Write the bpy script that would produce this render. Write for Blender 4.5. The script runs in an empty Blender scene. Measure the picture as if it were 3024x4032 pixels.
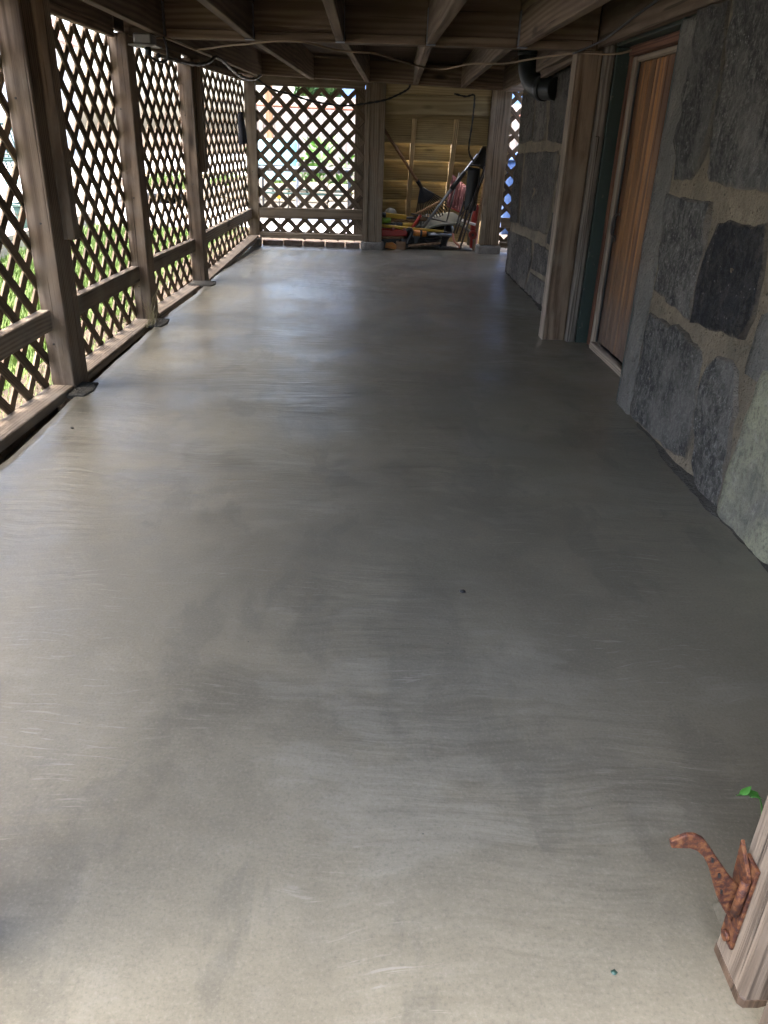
import bpy, bmesh, math, random
from mathutils import Vector, Matrix, noise as mnoise
random.seed(7)
S = bpy.context.scene
COL = S.collection

# ------------------------------------------------------------------ camera, sky, sun, exposure
cam_d = bpy.data.cameras.new('camera')
cam = bpy.data.objects.new('camera', cam_d); COL.objects.link(cam)
cam_d.sensor_fit = 'HORIZONTAL'; cam_d.sensor_width = 36.0; cam_d.lens = 36.0 * 3040 / 3024
cam_d.clip_start = 0.02; cam_d.clip_end = 600
_y = Vector((-63, -1486, 3040)).normalized()
_d = Vector((-242, 6384, 3040)); _d = (_d - _d.dot(_y) * _y).normalized(); _z = -_d
_x = _y.cross(_z)
RM = Matrix((_x, _y, _z))                      # rows: world axes in lens axes (x right, y down, z forward)
cam.matrix_world = Matrix.Translation((0, 0, .95)) @ (RM @ Matrix(((1, 0, 0), (0, -1, 0), (0, 0, -1)))).to_4x4()
S.camera = cam

SUN_EL, SUN_AZ = math.radians(66), math.radians(272)     # high and hazy, over the left yard
W = bpy.data.worlds.new('World'); S.world = W; W.use_nodes = True
wn = W.node_tree.nodes; wl = W.node_tree.links
sky = wn.new('ShaderNodeTexSky'); sky.sky_type = 'NISHITA'; sky.sun_disc = False
sky.sun_elevation = SUN_EL; sky.sun_rotation = SUN_AZ
sky.air_density = .9; sky.dust_density = 5.0; sky.ozone_density = .8
wl.new(sky.outputs[0], wn['Background'].inputs[0]); wn['Background'].inputs[1].default_value = 0.13
sd = bpy.data.lights.new('sun', 'SUN'); sd.energy = .8; sd.angle = math.radians(40); sd.color = (1, .95, .88)
sun = bpy.data.objects.new('sun', sd); COL.objects.link(sun)
_sdir = Vector((math.sin(SUN_AZ) * math.cos(SUN_EL), math.cos(SUN_AZ) * math.cos(SUN_EL), math.sin(SUN_EL)))
sun.rotation_euler = _sdir.to_track_quat('Z', 'Y').to_euler()
S.view_settings.view_transform = 'Standard'; S.view_settings.look = 'None'
S.view_settings.exposure = 3.8; S.view_settings.gamma = 1.0
S.cycles.max_bounces = 6; S.cycles.diffuse_bounces = 4; S.cycles.glossy_bounces = 3; S.cycles.transmission_bounces = 3
S.cycles.caustics_reflective = False; S.cycles.caustics_refractive = False
S.cycles.use_adaptive_sampling = True; S.cycles.adaptive_threshold = .025
S.cycles.use_denoising = True
S.cycles.sample_clamp_indirect = 8.0

# ------------------------------------------------------------------ node helpers and materials
class NT:
    def __init__(s, name):
        s.m = bpy.data.materials.new(name); s.m.use_nodes = True
        s.n = s.m.node_tree.nodes; s.l = s.m.node_tree.links
        s.b = s.n['Principled BSDF']
        s.tc = s.n.new('ShaderNodeTexCoord'); s.oi = s.n.new('ShaderNodeObjectInfo')
    def link(s, a, b): s.l.new(a, b)
    def put(s, sock, v):
        if isinstance(v, bpy.types.NodeSocket): s.l.new(v, sock)
        else: sock.default_value = v
    def vm(s, op, a, b=None):
        n = s.n.new('ShaderNodeVectorMath'); n.operation = op; s.put(n.inputs[0], a)
        if b is not None: s.put(n.inputs[3] if op == 'SCALE' else n.inputs[1], b)
        return n.outputs[1] if op in ('LENGTH', 'DOT_PRODUCT') else n.outputs[0]
    def mt(s, op, a, b=0.0, c=0.0, clamp=False):
        n = s.n.new('ShaderNodeMath'); n.operation = op; n.use_clamp = clamp
        s.put(n.inputs[0], a); s.put(n.inputs[1], b); s.put(n.inputs[2], c); return n.outputs[0]
    def mapped(s, v, scale=(1, 1, 1), rot=(0, 0, 0), loc=(0, 0, 0)):
        n = s.n.new('ShaderNodeMapping'); s.put(n.inputs[0], v)
        n.inputs[1].default_value = loc; n.inputs[2].default_value = rot; n.inputs[3].default_value = scale; return n.outputs[0]
    def noise(s, v, scale, detail=3, rough=.55, dist=0.0, col=False):
        n = s.n.new('ShaderNodeTexNoise'); s.put(n.inputs['Vector'], v)
        n.inputs['Scale'].default_value = scale; n.inputs['Detail'].default_value = detail
        n.inputs['Roughness'].default_value = rough; n.inputs['Distortion'].default_value = dist
        return n.outputs['Color' if col else 'Fac']
    def vor(s, v, scale, feature='F1', out='Distance'):
        n = s.n.new('ShaderNodeTexVoronoi'); n.feature = feature; s.put(n.inputs['Vector'], v)
        n.inputs['Scale'].default_value = scale; return n.outputs[out]
    def wave(s, v, scale, dist, dscale=1.0, kind='RINGS'):
        n = s.n.new('ShaderNodeTexWave'); n.wave_type = kind; n.rings_direction = 'X'; s.put(n.inputs['Vector'], v)
        n.inputs['Scale'].default_value = scale; n.inputs['Distortion'].default_value = dist
        n.inputs['Detail'].default_value = 2; n.inputs['Detail Scale'].default_value = dscale; return n.outputs['Fac']
    def ramp(s, f, stops, interp='LINEAR'):
        n = s.n.new('ShaderNodeValToRGB'); s.put(n.inputs[0], f); e = n.color_ramp.elements; n.color_ramp.interpolation = interp
        while len(e) < len(stops): e.new(.5)
        for k, (p, c) in enumerate(stops):
            e[k].position = p; e[k].color = (*c, 1) if not isinstance(c, (int, float)) else (c, c, c, 1)
        return n.outputs[0]
    def mix(s, f, a, b, blend='MIX'):
        n = s.n.new('ShaderNodeMix'); n.data_type = 'RGBA'; n.blend_type = blend
        s.put(n.inputs[0], f)
        for sk, v in ((n.inputs[6], a), (n.inputs[7], b)):
            if isinstance(v, tuple): v = (*v, 1) if len(v) == 3 else v
            s.put(sk, v)
        return n.outputs[2]
    def rnd(s, k=1.0):
        return s.vm('SCALE', s.comb(s.oi.outputs['Random'], s.mt('MULTIPLY', s.oi.outputs['Random'], 7.13), s.mt('MULTIPLY', s.oi.outputs['Random'], 3.71)), k)
    def comb(s, x, y, z):
        n = s.n.new('ShaderNodeCombineXYZ'); s.put(n.inputs[0], x); s.put(n.inputs[1], y); s.put(n.inputs[2], z); return n.outputs[0]
    def bump(s, h, strength, dist=.01):
        n = s.n.new('ShaderNodeBump'); s.put(n.inputs['Height'], h); n.inputs['Strength'].default_value = strength
        n.inputs['Distance'].default_value = dist; s.link(n.outputs[0], s.b.inputs['Normal'])
    def done(s, col, rough=.8, spec=None, metal=None):
        s.put(s.b.inputs['Base Color'], (*col, 1) if isinstance(col, tuple) and len(col) == 3 else col)
        s.put(s.b.inputs['Roughness'], rough)
        if spec is not None: s.b.inputs['Specular IOR Level'].default_value = spec
        if metal is not None: s.b.inputs['Metallic'].default_value = metal
        return s.m

def wood(name, light, dark, stain, ring=30, var=.35, rough=.85, grey=None, knots=True, bumps=.5):
    t = NT(name)
    p = t.vm('ADD', t.tc.outputs['Object'], t.rnd(9.0))
    off = t.vm('ADD', t.tc.outputs['Object'], t.comb(t.mt('MULTIPLY', t.oi.outputs['Random'], 31.0), t.mt('MULTIPLY_ADD', t.oi.outputs['Random'], .06, -.07), t.mt('MULTIPLY_ADD', t.oi.outputs['Random'], -.09, .02)))
    big = t.noise(t.mapped(p, (.6, 2.5, 2.5)), 1.6, 2, .5, 0, True)
    warp = t.vm('ADD', t.mapped(off, (.05, 1, 1)), t.vm('SCALE', t.vm('SUBTRACT', big, (.5, .5, .5)), .05))
    rings = t.wave(warp, ring, 2.0, 1.2)
    fine = t.noise(t.mapped(p, (3, 160, 160)), 1.0, 3, .6)
    st = t.noise(t.mapped(p, (1.2, 6, 6)), 1.0, 4, .6)
    pat = t.noise(p, 5.0, 3, .6)
    f = t.mt('ADD', t.mt('MULTIPLY', rings, .55), t.mt('MULTIPLY', fine, .55))
    col = t.ramp(f, [(.22, dark), (.78, light)])
    crack = t.noise(t.mapped(p, (1.6, 75, 75)), 1.0, 2, .5)
    cmask = t.ramp(crack, [(.30, 1), (.37, 0)])
    blot = t.noise(t.mapped(p, (2.2, 9, 9)), 1.0, 5, .7)
    col = t.mix(t.ramp(st, [(.42, 0), (.72, .75)]), col, stain)
    if grey: col = t.mix(t.ramp(pat, [(.45, 0), (.75, .7)]), col, grey)
    if knots:
        kd = t.vor(t.mapped(p, (1.6, 5, 5)), 1.0)
        col = t.mix(t.ramp(kd, [(.05, .85), (.13, 0)]), col, tuple(c * .35 for c in dark))
    col = t.mix(t.ramp(blot, [(.30, .6), (.48, 0)]), col, tuple(c * .55 for c in dark))
    col = t.mix(t.mt('MULTIPLY', cmask, .75), col, tuple(c * .3 for c in dark))
    tone = t.mt('MULTIPLY_ADD', t.oi.outputs['Random'], var, 1 - var * .5)
    col = t.mix(1.0, col, t.comb(tone, tone, tone), 'MULTIPLY')
    t.bump(t.mt('SUBTRACT', fine, cmask), bumps, .003)
    return t.done(col, rough, .3)

M = {}
M['post'] = wood('post_wood', (.265, .195, .135), (.10, .066, .043), (.08, .055, .037), 20, .2, grey=(.20, .165, .125))
M['lattice'] = wood('lattice_wood', (.18, .13, .086), (.08, .056, .037), (.06, .043, .029), 40, .5, grey=(.155, .13, .085))
M['joist'] = wood('joist_wood', (.185, .135, .095), (.10, .068, .046), (.07, .048, .033), 14, .25)
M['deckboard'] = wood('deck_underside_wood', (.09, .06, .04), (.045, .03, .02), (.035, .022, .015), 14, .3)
M['sill'] = wood('sill_wood', (.22, .175, .13), (.125, .096, .07), (.096, .075, .055), 24, .25, grey=(.23, .205, .17))
M['pale'] = wood('new_pine_wood', (.40, .325, .18), (.27, .205, .105), (.25, .195, .105), 18, .4)
M['stringer'] = wood('lit_stringer_pine', (.62, .48, .28), (.46, .33, .17), (.44, .34, .19), 22, .15)  # lighter copy of the pine; the stringers' lit edges are put into the colour
M['farpost'] = wood('far_post_wood', (.24, .185, .125), (.12, .085, .053), (.12, .092, .062), 24, .25, grey=(.215, .185, .14))
M['door'] = wood('door_wood', (.38, .185, .068), (.095, .040, .016), (.065, .029, .014), 9, .9, rough=.55)
def door_weather(m):                                 # boards bleached grey towards the wet foot of the door
    nt = m.node_tree; b = nt.nodes['Principled BSDF']; src = b.inputs['Base Color'].links[0].from_socket
    tc = nt.nodes.new('ShaderNodeTexCoord'); sp = nt.nodes.new('ShaderNodeSeparateXYZ'); nt.links.new(tc.outputs['Object'], sp.inputs[0])
    no = nt.nodes.new('ShaderNodeTexNoise'); no.inputs['Scale'].default_value = 7; nt.links.new(tc.outputs['Object'], no.inputs[0])
    a = nt.nodes.new('ShaderNodeMath'); a.operation = 'MULTIPLY_ADD'; nt.links.new(no.outputs[0], a.inputs[0]); a.inputs[1].default_value = .5; nt.links.new(sp.outputs[0], a.inputs[2])
    r = nt.nodes.new('ShaderNodeMapRange'); nt.links.new(a.outputs[0], r.inputs[0]); r.inputs[1].default_value = -.25; r.inputs[2].default_value = .12; r.inputs[3].default_value = .75; r.inputs[4].default_value = 0
    mx = nt.nodes.new('ShaderNodeMix'); mx.data_type = 'RGBA'; nt.links.new(r.outputs[0], mx.inputs[0]); nt.links.new(src, mx.inputs[6]); mx.inputs[7].default_value = (.12, .092, .074, 1)
    nt.links.new(mx.outputs[2], b.inputs['Base Color'])
door_weather(M['door'])
M['jamb'] = wood('pale_trim_wood', (.32, .265, .205), (.20, .158, .118), (.16, .12, .085), 30, .1)
M['greywood'] = wood('grey_weathered_wood', (.25, .22, .19), (.11, .095, .08), (.12, .10, .08), 30, .2)
M['brownpaint'] = wood('red_brown_wood', (.16, .075, .045), (.07, .03, .02), (.05, .02, .014), 30, .2)
M['gate'] = wood('gate_post_wood', (.19, .148, .108), (.075, .055, .038), (.10, .075, .053), 30, .15, grey=(.155, .128, .102), bumps=.9)
M['wetwood'] = wood('wet_dark_wood', (.13, .085, .055), (.06, .04, .025), (.05, .03, .02), 34, .1, rough=.4)
M['cedar'] = wood('cedar_post_wood', (.46, .26, .14), (.30, .16, .08), (.28, .15, .08), 22, .15)
M['handle'] = wood('tool_handle_wood', (.30, .19, .11), (.16, .09, .05), (.12, .07, .04), 30, .3)
M['fence'] = wood('cedar_fence_wood', (.58, .47, .38), (.42, .33, .26), (.46, .39, .33), 20, .25)

def paint(name, col, rough=.5, chips=None, amt=.5, spec=.4, metal=None, bumps=.15, vscale=6):
    t = NT(name); p = t.vm('ADD', t.tc.outputs['Object'], t.rnd(5.0))
    n = t.noise(p, vscale, 4, .6); n2 = t.noise(p, 60, 2, .6)
    c = t.mix(t.ramp(n, [(.3, 0), (.75, .5)]), col, tuple(x * .62 for x in col))
    if chips: c = t.mix(t.ramp(t.noise(p, 14, 5, .7), [(amt, 0), (amt + .06, 1)]), c, chips)
    t.bump(t.mt('ADD', n, t.mt('MULTIPLY', n2, .4)), bumps, .004)
    return t.done(c, rough, spec, metal)
M['green'] = paint('old_green_paint', (.026, .043, .036), .6, (.11, .10, .08), .62)
M['black'] = paint('black_plastic', (.012, .013, .014), .4)
M['pipe'] = paint('black_pipe_plastic', (.016, .019, .018), .45, (.06, .06, .055), .68)
M['greym'] = paint('grey_metal', (.22, .23, .25), .35, None, .5, .5, .7)
M['darkm'] = paint('dark_tube_metal', (.05, .045, .042), .4, (.09, .05, .035), .6, .5, .4)
M['hanger'] = paint('galvanised_hanger', (.16, .18, .22), .5, (.05, .04, .04), .55, .5, .5)
M['red'] = paint('red_plastic', (.28, .022, .014), .45)
M['pink'] = paint('faded_red_plastic', (.26, .10, .105), .55)
M['orange'] = paint('orange_plastic', (.40, .14, .018), .5)
M['yellow'] = paint('yellow_plastic', (.42, .26, .022), .45)
M['lime'] = paint('lime_rubber', (.15, .26, .022), .5)
M['tub'] = paint('grey_tub_plastic', (.15, .15, .12), .6)
M['white'] = paint('white_plastic', (.68, .66, .62), .5)
M['cable'] = paint('tan_cable', (.24, .175, .115), .6, (.13, .1, .07), .6)
M['teal'] = paint('teal_sling', (.16, .34, .38), .6)
M['bluebin'] = paint('blue_bin_plastic', (.055, .11, .26), .5)
M['darkgreen'] = paint('dark_green_plastic', (.03, .07, .055), .5)
M['siding_blue'] = paint('blue_siding_paint', (.25, .42, .70), .6)
M['siding_white'] = paint('white_siding_paint', (.82, .81, .78), .6)
M['roof'] = paint('pinkish_roof_shingle', (.40, .24, .21), .9)
M['rustrail'] = paint('rust_red_rail', (.36, .14, .09), .6)
M['wire'] = paint('galvanised_wire', (.35, .36, .36), .5, None, .5, .5, .6)
M['box'] = paint('junction_box_steel', (.17, .165, .155), .5, (.12, .10, .09), .62, .5, .3)
M['cloth'] = paint('black_cloth', (.012, .012, .016), .9)

def rust():
    t = NT('rusty_iron'); p = t.tc.outputs['Object']
    a = t.noise(p, 95, 5, .7); b = t.noise(p, 240, 3, .6)
    c = t.ramp(a, [(.34, (.022, .009, .007)), (.46, (.055, .019, .012)), (.56, (.12, .045, .017)), (.66, (.15, .07, .032))])
    c = t.mix(t.ramp(b, [(.66, 0), (.74, .5)]), c, (.22, .16, .13))
    t.bump(t.mt('ADD', a, t.mt('MULTIPLY', b, .5)), .3, .001)
    return t.done(c, t.ramp(a, [(.3, .5), (.7, .85)]), .3, .1)
M['rust'] = rust()

def granite(name, base, warm, dark, specks=.6, smear=(.195, .165, .128)):
    t = NT(name); p = t.vm('ADD', t.tc.outputs['Object'], t.rnd(4.0))
    at = t.n.new('ShaderNodeAttribute'); at.attribute_name = 'edge'
    a = t.noise(p, 6, 5, .7, .6); b = t.noise(p, 65, 4, .8); g = t.noise(t.mapped(p, (1, 1.4, .8)), 24, 5, .8)
    c = t.mix(t.ramp(a, [(.35, 0), (.65, 1)]), base, warm)
    c = t.mix(t.ramp(g, [(.42, .95), (.57, 0)]), c, dark)
    c = t.mix(t.ramp(b, [(.36, .85), (.5, 0)]), c, dark)
    c = t.mix(t.ramp(a, [(.30, .75), (.44, 0)]), c, dark)
    c = t.mix(t.ramp(b, [(.55, 0), (.72, specks)]), c, tuple(min(.5, x * 2.6) for x in base))
    c = t.mix(t.mt('MULTIPLY', t.ramp(t.vor(p, 48), [(.11, 1), (.17, 0)]), t.ramp(a, [(.5, 0), (.6, .8)])), c, (.45, .44, .42))
    sm = t.mt('ADD', t.mt('MULTIPLY', at.outputs['Fac'], .62), t.mt('MULTIPLY', t.mt('ADD', a, g), .45))
    c = t.mix(t.ramp(sm, [(.84, 0), (1.0, .85)]), c, smear)
    big = t.noise(p, 3.2, 4, .6)
    c = t.mix(t.ramp(big, [(.52, 0), (.64, .55)]), c, tuple(x * 1.25 for x in base))
    c = t.mix(t.ramp(big, [(.34, .6), (.46, 0)]), c, tuple(x * 1.3 for x in dark))
    tone = t.mt('MULTIPLY_ADD', t.oi.outputs['Random'], .55, .72)
    c = t.mix(1.0, c, t.comb(tone, tone, tone), 'MULTIPLY')
    t.bump(t.mt('ADD', t.mt('MULTIPLY', b, .6), t.mt('ADD', t.mt('MULTIPLY', a, 2.0), t.mt('MULTIPLY', g, 2.6))), 1.0, .020)
    return t.done(c, .75, .35)
M['granite'] = granite('grey_granite', (.215, .205, .182), (.145, .14, .126), (.046, .046, .043))
M['granite_dark'] = granite('blue_black_granite', (.036, .040, .046), (.088, .078, .064), (.012, .013, .017), .9)
M['granite_far'] = granite('brown_grey_granite', (.225, .205, .172), (.16, .146, .126), (.064, .059, .051), .5)

def mortar(name, a, b, dark):
    t = NT(name); p = t.tc.outputs['Object']
    n = t.noise(p, 6, 5, .65); f = t.noise(p, 90, 4, .7)
    c = t.mix(t.ramp(n, [(.35, 0), (.65, 1)]), a, b)
    c = t.mix(t.ramp(t.vor(p, 38), [(.10, .8), (.2, 0)]), c, dark)
    c = t.mix(t.ramp(f, [(.3, .6), (.5, 0)]), c, tuple(x * .6 for x in a))
    c = t.mix(t.ramp(t.noise(p, 17, 5, .75), [(.34, .45), (.46, 0)]), c, tuple(x * .55 for x in b))
    t.bump(t.mt('ADD', t.mt('MULTIPLY', t.noise(p, 26, 5, .75), 1.6), t.mt('ADD', n, t.mt('MULTIPLY', f, .8))), 1.0, .016)
    return t.done(c, .9, .2)
M['mortar'] = mortar('tan_mortar', (.33, .275, .195), (.21, .182, .136), (.06, .053, .044))
M['parge'] = mortar('grey_cement_render', (.235, .225, .20), (.155, .15, .135), (.12, .12, .115))
M['wetcement'] = mortar('dark_wet_cement', (.10, .094, .08), (.065, .062, .054), (.05, .05, .045))
def limewash():
    t = NT('limewashed_stone'); p = t.tc.outputs['Object']
    n = t.noise(p, 5, 6, .72, .5); g = t.noise(p, 28, 5, .75); f = t.noise(p, 120, 3, .7)
    c = t.mix(t.ramp(n, [(.38, 0), (.60, 1)]), (.175, .17, .145), (.31, .31, .215))
    c = t.mix(t.ramp(g, [(.32, .8), (.50, 0)]), c, (.11, .108, .094))
    c = t.mix(t.ramp(g, [(.55, 0), (.66, .6)]), c, (.36, .35, .29))
    c = t.mix(t.ramp(f, [(.32, .5), (.46, 0)]), c, (.10, .10, .085))
    t.bump(t.mt('ADD', t.mt('MULTIPLY', n, 1.5), t.mt('ADD', g, t.mt('MULTIPLY', f, .5))), .9, .012)
    return t.done(c, .9, .2)
M['lime_stone'] = limewash()
M['block'] = mortar('grey_footing_stone', (.28, .26, .23), (.20, .185, .17), (.1, .1, .1))
M['brick'] = mortar('old_brick', (.30, .20, .15), (.24, .19, .16), (.12, .1, .09))
M['retaining'] = mortar('buff_garden_stone', (.46, .40, .31), (.38, .34, .28), (.2, .18, .15))

def concrete():
    t = NT('fresh_trowelled_concrete'); p = t.tc.outputs['Object']
    w1 = t.noise(p, 1.3, 3, .5, 0, True)
    wp = t.vm('ADD', p, t.vm('SCALE', t.vm('SUBTRACT', w1, (.5, .5, .5)), .28))
    patch = t.noise(p, .9, 4, .55); damp = t.noise(wp, 1.9, 4, .55)
    grit = t.noise(p, 190, 3, .75); mott = t.noise(p, 14, 6, .72)
    film = t.noise(t.mapped(wp, (1.5, 3.2, 1), (0, 0, .5)), 1.0, 5, .6)
    film2 = t.noise(t.mapped(wp, (3.4, 1.4, 1), (0, 0, -.35)), 1.0, 6, .64)
    # scratches and ripples left by the trowel, in patches
    scr = t.noise(t.mapped(wp, (9, 110, 1), (0, 0, .30)), 1.0, 3, .7)
    smask = t.ramp(t.noise(p, 2.4, 4, .6), [(.50, 0), (.60, 1)])
    rip = t.noise(t.mapped(wp, (3.2, 24, 1), (0, 0, .08)), 1.0, 3, .55)
    rmask = t.ramp(t.noise(p, 1.2, 3, .5), [(.44, .15), (.58, 1)])
    c = t.mix(t.ramp(patch, [(.34, 0), (.66, 1)]), (.172, .155, .112), (.124, .115, .086))
    c = t.mix(t.ramp(damp, [(.36, .60), (.50, 0)]), c, (.090, .083, .064))
    c = t.mix(t.ramp(film, [(.54, 0), (.57, .36)]), c, (.192, .183, .146))
    c = t.mix(t.ramp(film2, [(.42, .50), (.46, 0)]), c, (.098, .091, .070))
    c = t.mix(t.ramp(mott, [(.28, .28), (.56, 0)]), c, (.088, .081, .063))
    c = t.mix(t.ramp(mott, [(.54, 0), (.72, .30)]), c, (.185, .172, .140))
    c = t.mix(t.ramp(grit, [(.32, .34), (.48, 0)]), c, (.06, .057, .045))
    c = t.mix(t.ramp(grit, [(.54, 0), (.72, .38)]), c, (.22, .205, .175))
    c = t.mix(t.mt('MULTIPLY', t.ramp(scr, [(.58, 0), (.66, .55)]), smask), c, (.25, .238, .20))
    c = t.mix(t.ramp(t.vor(p, 7.0), [(.010, .8), (.016, 0)]), c, (.03, .03, .026))
    rough = t.mt('ADD', t.ramp(damp, [(.36, .28), (.58, .40)]), t.mt('MULTIPLY', t.ramp(mott, [(.40, 0), (.62, 1)]), .08))
    h = t.mt('ADD', t.mt('MULTIPLY', film, .9), t.mt('ADD', t.mt('ADD', t.mt('MULTIPLY', t.mt('MULTIPLY', scr, smask), .05), t.mt('MULTIPLY', t.mt('MULTIPLY', rip, rmask), .95)), t.mt('ADD', t.mt('MULTIPLY', grit, .020), t.mt('MULTIPLY', mott, .20))))
    h = t.mt('ADD', h, t.mt('ADD', t.mt('MULTIPLY', patch, 1.3), t.mt('MULTIPLY', damp, .8)))
    t.bump(h, .6, .008)
    # standing film of bleed water, patchy
    t.put(t.b.inputs['Coat Weight'], t.ramp(t.noise(wp, 1.3, 5, .6), [(.42, .02), (.60, .70)]))
    t.b.inputs['Coat Roughness'].default_value = .27; t.b.inputs['Coat IOR'].default_value = 1.33
    t.l.new(t.b.inputs['Normal'].links[0].from_socket, t.b.inputs['Coat Normal'])
    return t.done(c, rough, .5)
M['concrete'] = concrete()

def soil(name, a, b, sc=14):
    t = NT(name); p = t.tc.outputs['Object']; n = t.noise(p, sc, 6, .7)
    c = t.mix(t.ramp(n, [(.35, 0), (.65, 1)]), a, b); t.bump(n, .8, .03)
    return t.done(c, .95, .2)
M['soil'] = soil('bare_soil', (.055, .042, .03), (.10, .075, .05))
M['grit'] = soil('gritty_dirt', (.20, .165, .125), (.11, .09, .07), 40)
M['patio'] = soil('pale_paving', (.56, .54, .50), (.48, .46, .42), 6)
M['lawn'] = soil('lawn_ground', (.05, .09, .02), (.10, .13, .035), 20)

def leafmat(name, a, b):
    t = NT(name); c = t.mix(t.noise(t.vm('ADD', t.tc.outputs['Object'], t.rnd(3)), 9, 3), a, b)
    t.b.inputs['Subsurface Weight'].default_value = 0.0
    return t.done(c, .5, .4)
M['grass'] = leafmat('grass_blades', (.09, .16, .03), (.18, .24, .06))
M['leaf'] = leafmat('bright_leaf', (.035, .14, .018), (.06, .20, .035))
M['bush'] = leafmat('garden_leaves', (.06, .17, .025), (.14, .28, .05))
M['treeleaf'] = leafmat('tree_leaves', (.025, .07, .015), (.07, .14, .03))
M['dry'] = leafmat('dry_grass', (.22, .18, .09), (.16, .14, .06))

def glassmat():
    t = NT('table_glass'); t.b.inputs['Transmission Weight'].default_value = .6; return t.done((.75, .85, .83), .08, .5)
M['glass'] = glassmat()

# ------------------------------------------------------------------ object helpers
def add(name, me, mat=None, parent=None, mw=None):
    o = bpy.data.objects.new(name, me); COL.objects.link(o)
    if mat is not None and not me.materials: me.materials.append(M[mat])
    if parent is not None:
        o.parent = parent; o.matrix_parent_inverse = PINV[parent.name]
    if mw is not None: o.matrix_basis = mw
    PINV[o.name] = (PMW.get(parent.name, Matrix()) if False else (mw if mw is not None else Matrix())).inverted()
    return o
PINV = {}; PMW = {}
def tag(o, label, cat, group=None, kind=None):
    if kind: o['kind'] = kind
    if label: o['label'] = label
    if cat: o['category'] = cat
    if group: o['group'] = group
    return o
def thing(name, label, cat, loc=(0, 0, 0), group=None):
    o = bpy.data.objects.new(name, None); COL.objects.link(o); o.location = loc; o.empty_display_size = .1
    PINV[o.name] = Matrix.Translation(loc).inverted()
    return tag(o, label, cat, group)
_boxes = {}
def box_mesh(lx, ly, lz, mat, c=.003):
    k = (round(lx, 3), round(ly, 3), round(lz, 3), mat, c)
    if k in _boxes: return _boxes[k]
    bm = bmesh.new(); bmesh.ops.create_cube(bm, size=1)
    bmesh.ops.scale(bm, vec=(lx, ly, lz), verts=bm.verts)
    if c: bmesh.ops.bevel(bm, geom=bm.edges[:], offset=min(c, .3 * min(lx, ly, lz)), segments=1, affect='EDGES')
    me = bpy.data.meshes.new('board'); bm.to_mesh(me); bm.free(); me.materials.append(M[mat]); _boxes[k] = me
    return me
def frame(p0, p1, up):
    x = (p1 - p0).normalized(); u = Vector(up); y = u.cross(x).normalized(); z = x.cross(y)
    return Matrix((x, y, z)).transposed().to_4x4()
def board(name, p0, p1, w, t, mat, parent=None, up=(0, 0, 1), c=.003):
    """length along p0-p1, width w along `up`, thickness t across"""
    p0, p1 = Vector(p0), Vector(p1)
    mw = Matrix.Translation((p0 + p1) / 2) @ frame(p0, p1, up)
    return add(name, box_mesh((p1 - p0).length, t, w, mat, c), mat, parent, mw)
def abox(name, lo, hi, mat, parent=None, axis='x', c=.003):
    """axis aligned box whose grain runs along `axis`"""
    lo, hi = Vector(lo), Vector(hi); m = (lo + hi) / 2; s = hi - lo
    if axis == 'x': return board(name, (lo.x, m.y, m.z), (hi.x, m.y, m.z), s.z, s.y, mat, parent, (0, 0, 1), c)
    if axis == 'y': return board(name, (m.x, lo.y, m.z), (m.x, hi.y, m.z), s.z, s.x, mat, parent, (0, 0, 1), c)
    return board(name, (m.x, m.y, lo.z), (m.x, m.y, hi.z), s.y, s.x, mat, parent, (0, 1, 0), c)
def smooth_me(me):
    for p in me.polygons: p.use_smooth = True
def curve_pts(pts, n=6):
    """Catmull-Rom through the points"""
    P = [Vector(p) for p in pts]; out = []
    for i in range(len(P) - 1):
        a = P[max(i - 1, 0)]; b = P[i]; c = P[i + 1]; d = P[min(i + 2, len(P) - 1)]
        for k in range(n):
            t = k / n
            out.append(.5 * ((2 * b) + (c - a) * t + (2 * a - 5 * b + 4 * c - d) * t * t + (3 * b - a - 3 * c + d) * t ** 3))
    out.append(P[-1]); return out
def tube(name, pts, r, mat, parent=None, n=10, rs=None, twist=0):
    P = [Vector(p) for p in pts]; vs = []; fs = []
    prev = None
    for i, p in enumerate(P):
        t = (P[min(i + 1, len(P) - 1)] - P[max(i - 1, 0)]).normalized()
        if prev is None: prev = t.orthogonal()
        a = (prev - prev.dot(t) * t).normalized(); prev = a; b = t.cross(a)
        rr = rs[i] if rs else r
        for k in range(n):
            g = 2 * math.pi * k / n
            q = rr * (1 + (.35 * math.cos(2 * (g + twist * i)) if twist else 0))
            vs.append(p + (a * math.cos(g) + b * math.sin(g)) * q)
    for i in range(len(P) - 1):
        for k in range(n):
            fs.append((i * n + k, i * n + (k + 1) % n, (i + 1) * n + (k + 1) % n, (i + 1) * n + k))
    fs.append(tuple(reversed(range(n)))); fs.append(tuple(range((len(P) - 1) * n, len(P) * n)))
    c = sum(P, Vector()) / len(P)
    me = bpy.data.meshes.new(name); me.from_pydata([v - c for v in vs], [], fs); smooth_me(me)
    for q_ in (-1, -2): me.polygons[len(me.polygons) + q_].use_smooth = False
    return add(name, me, mat, parent, Matrix.Translation(c))
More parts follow.
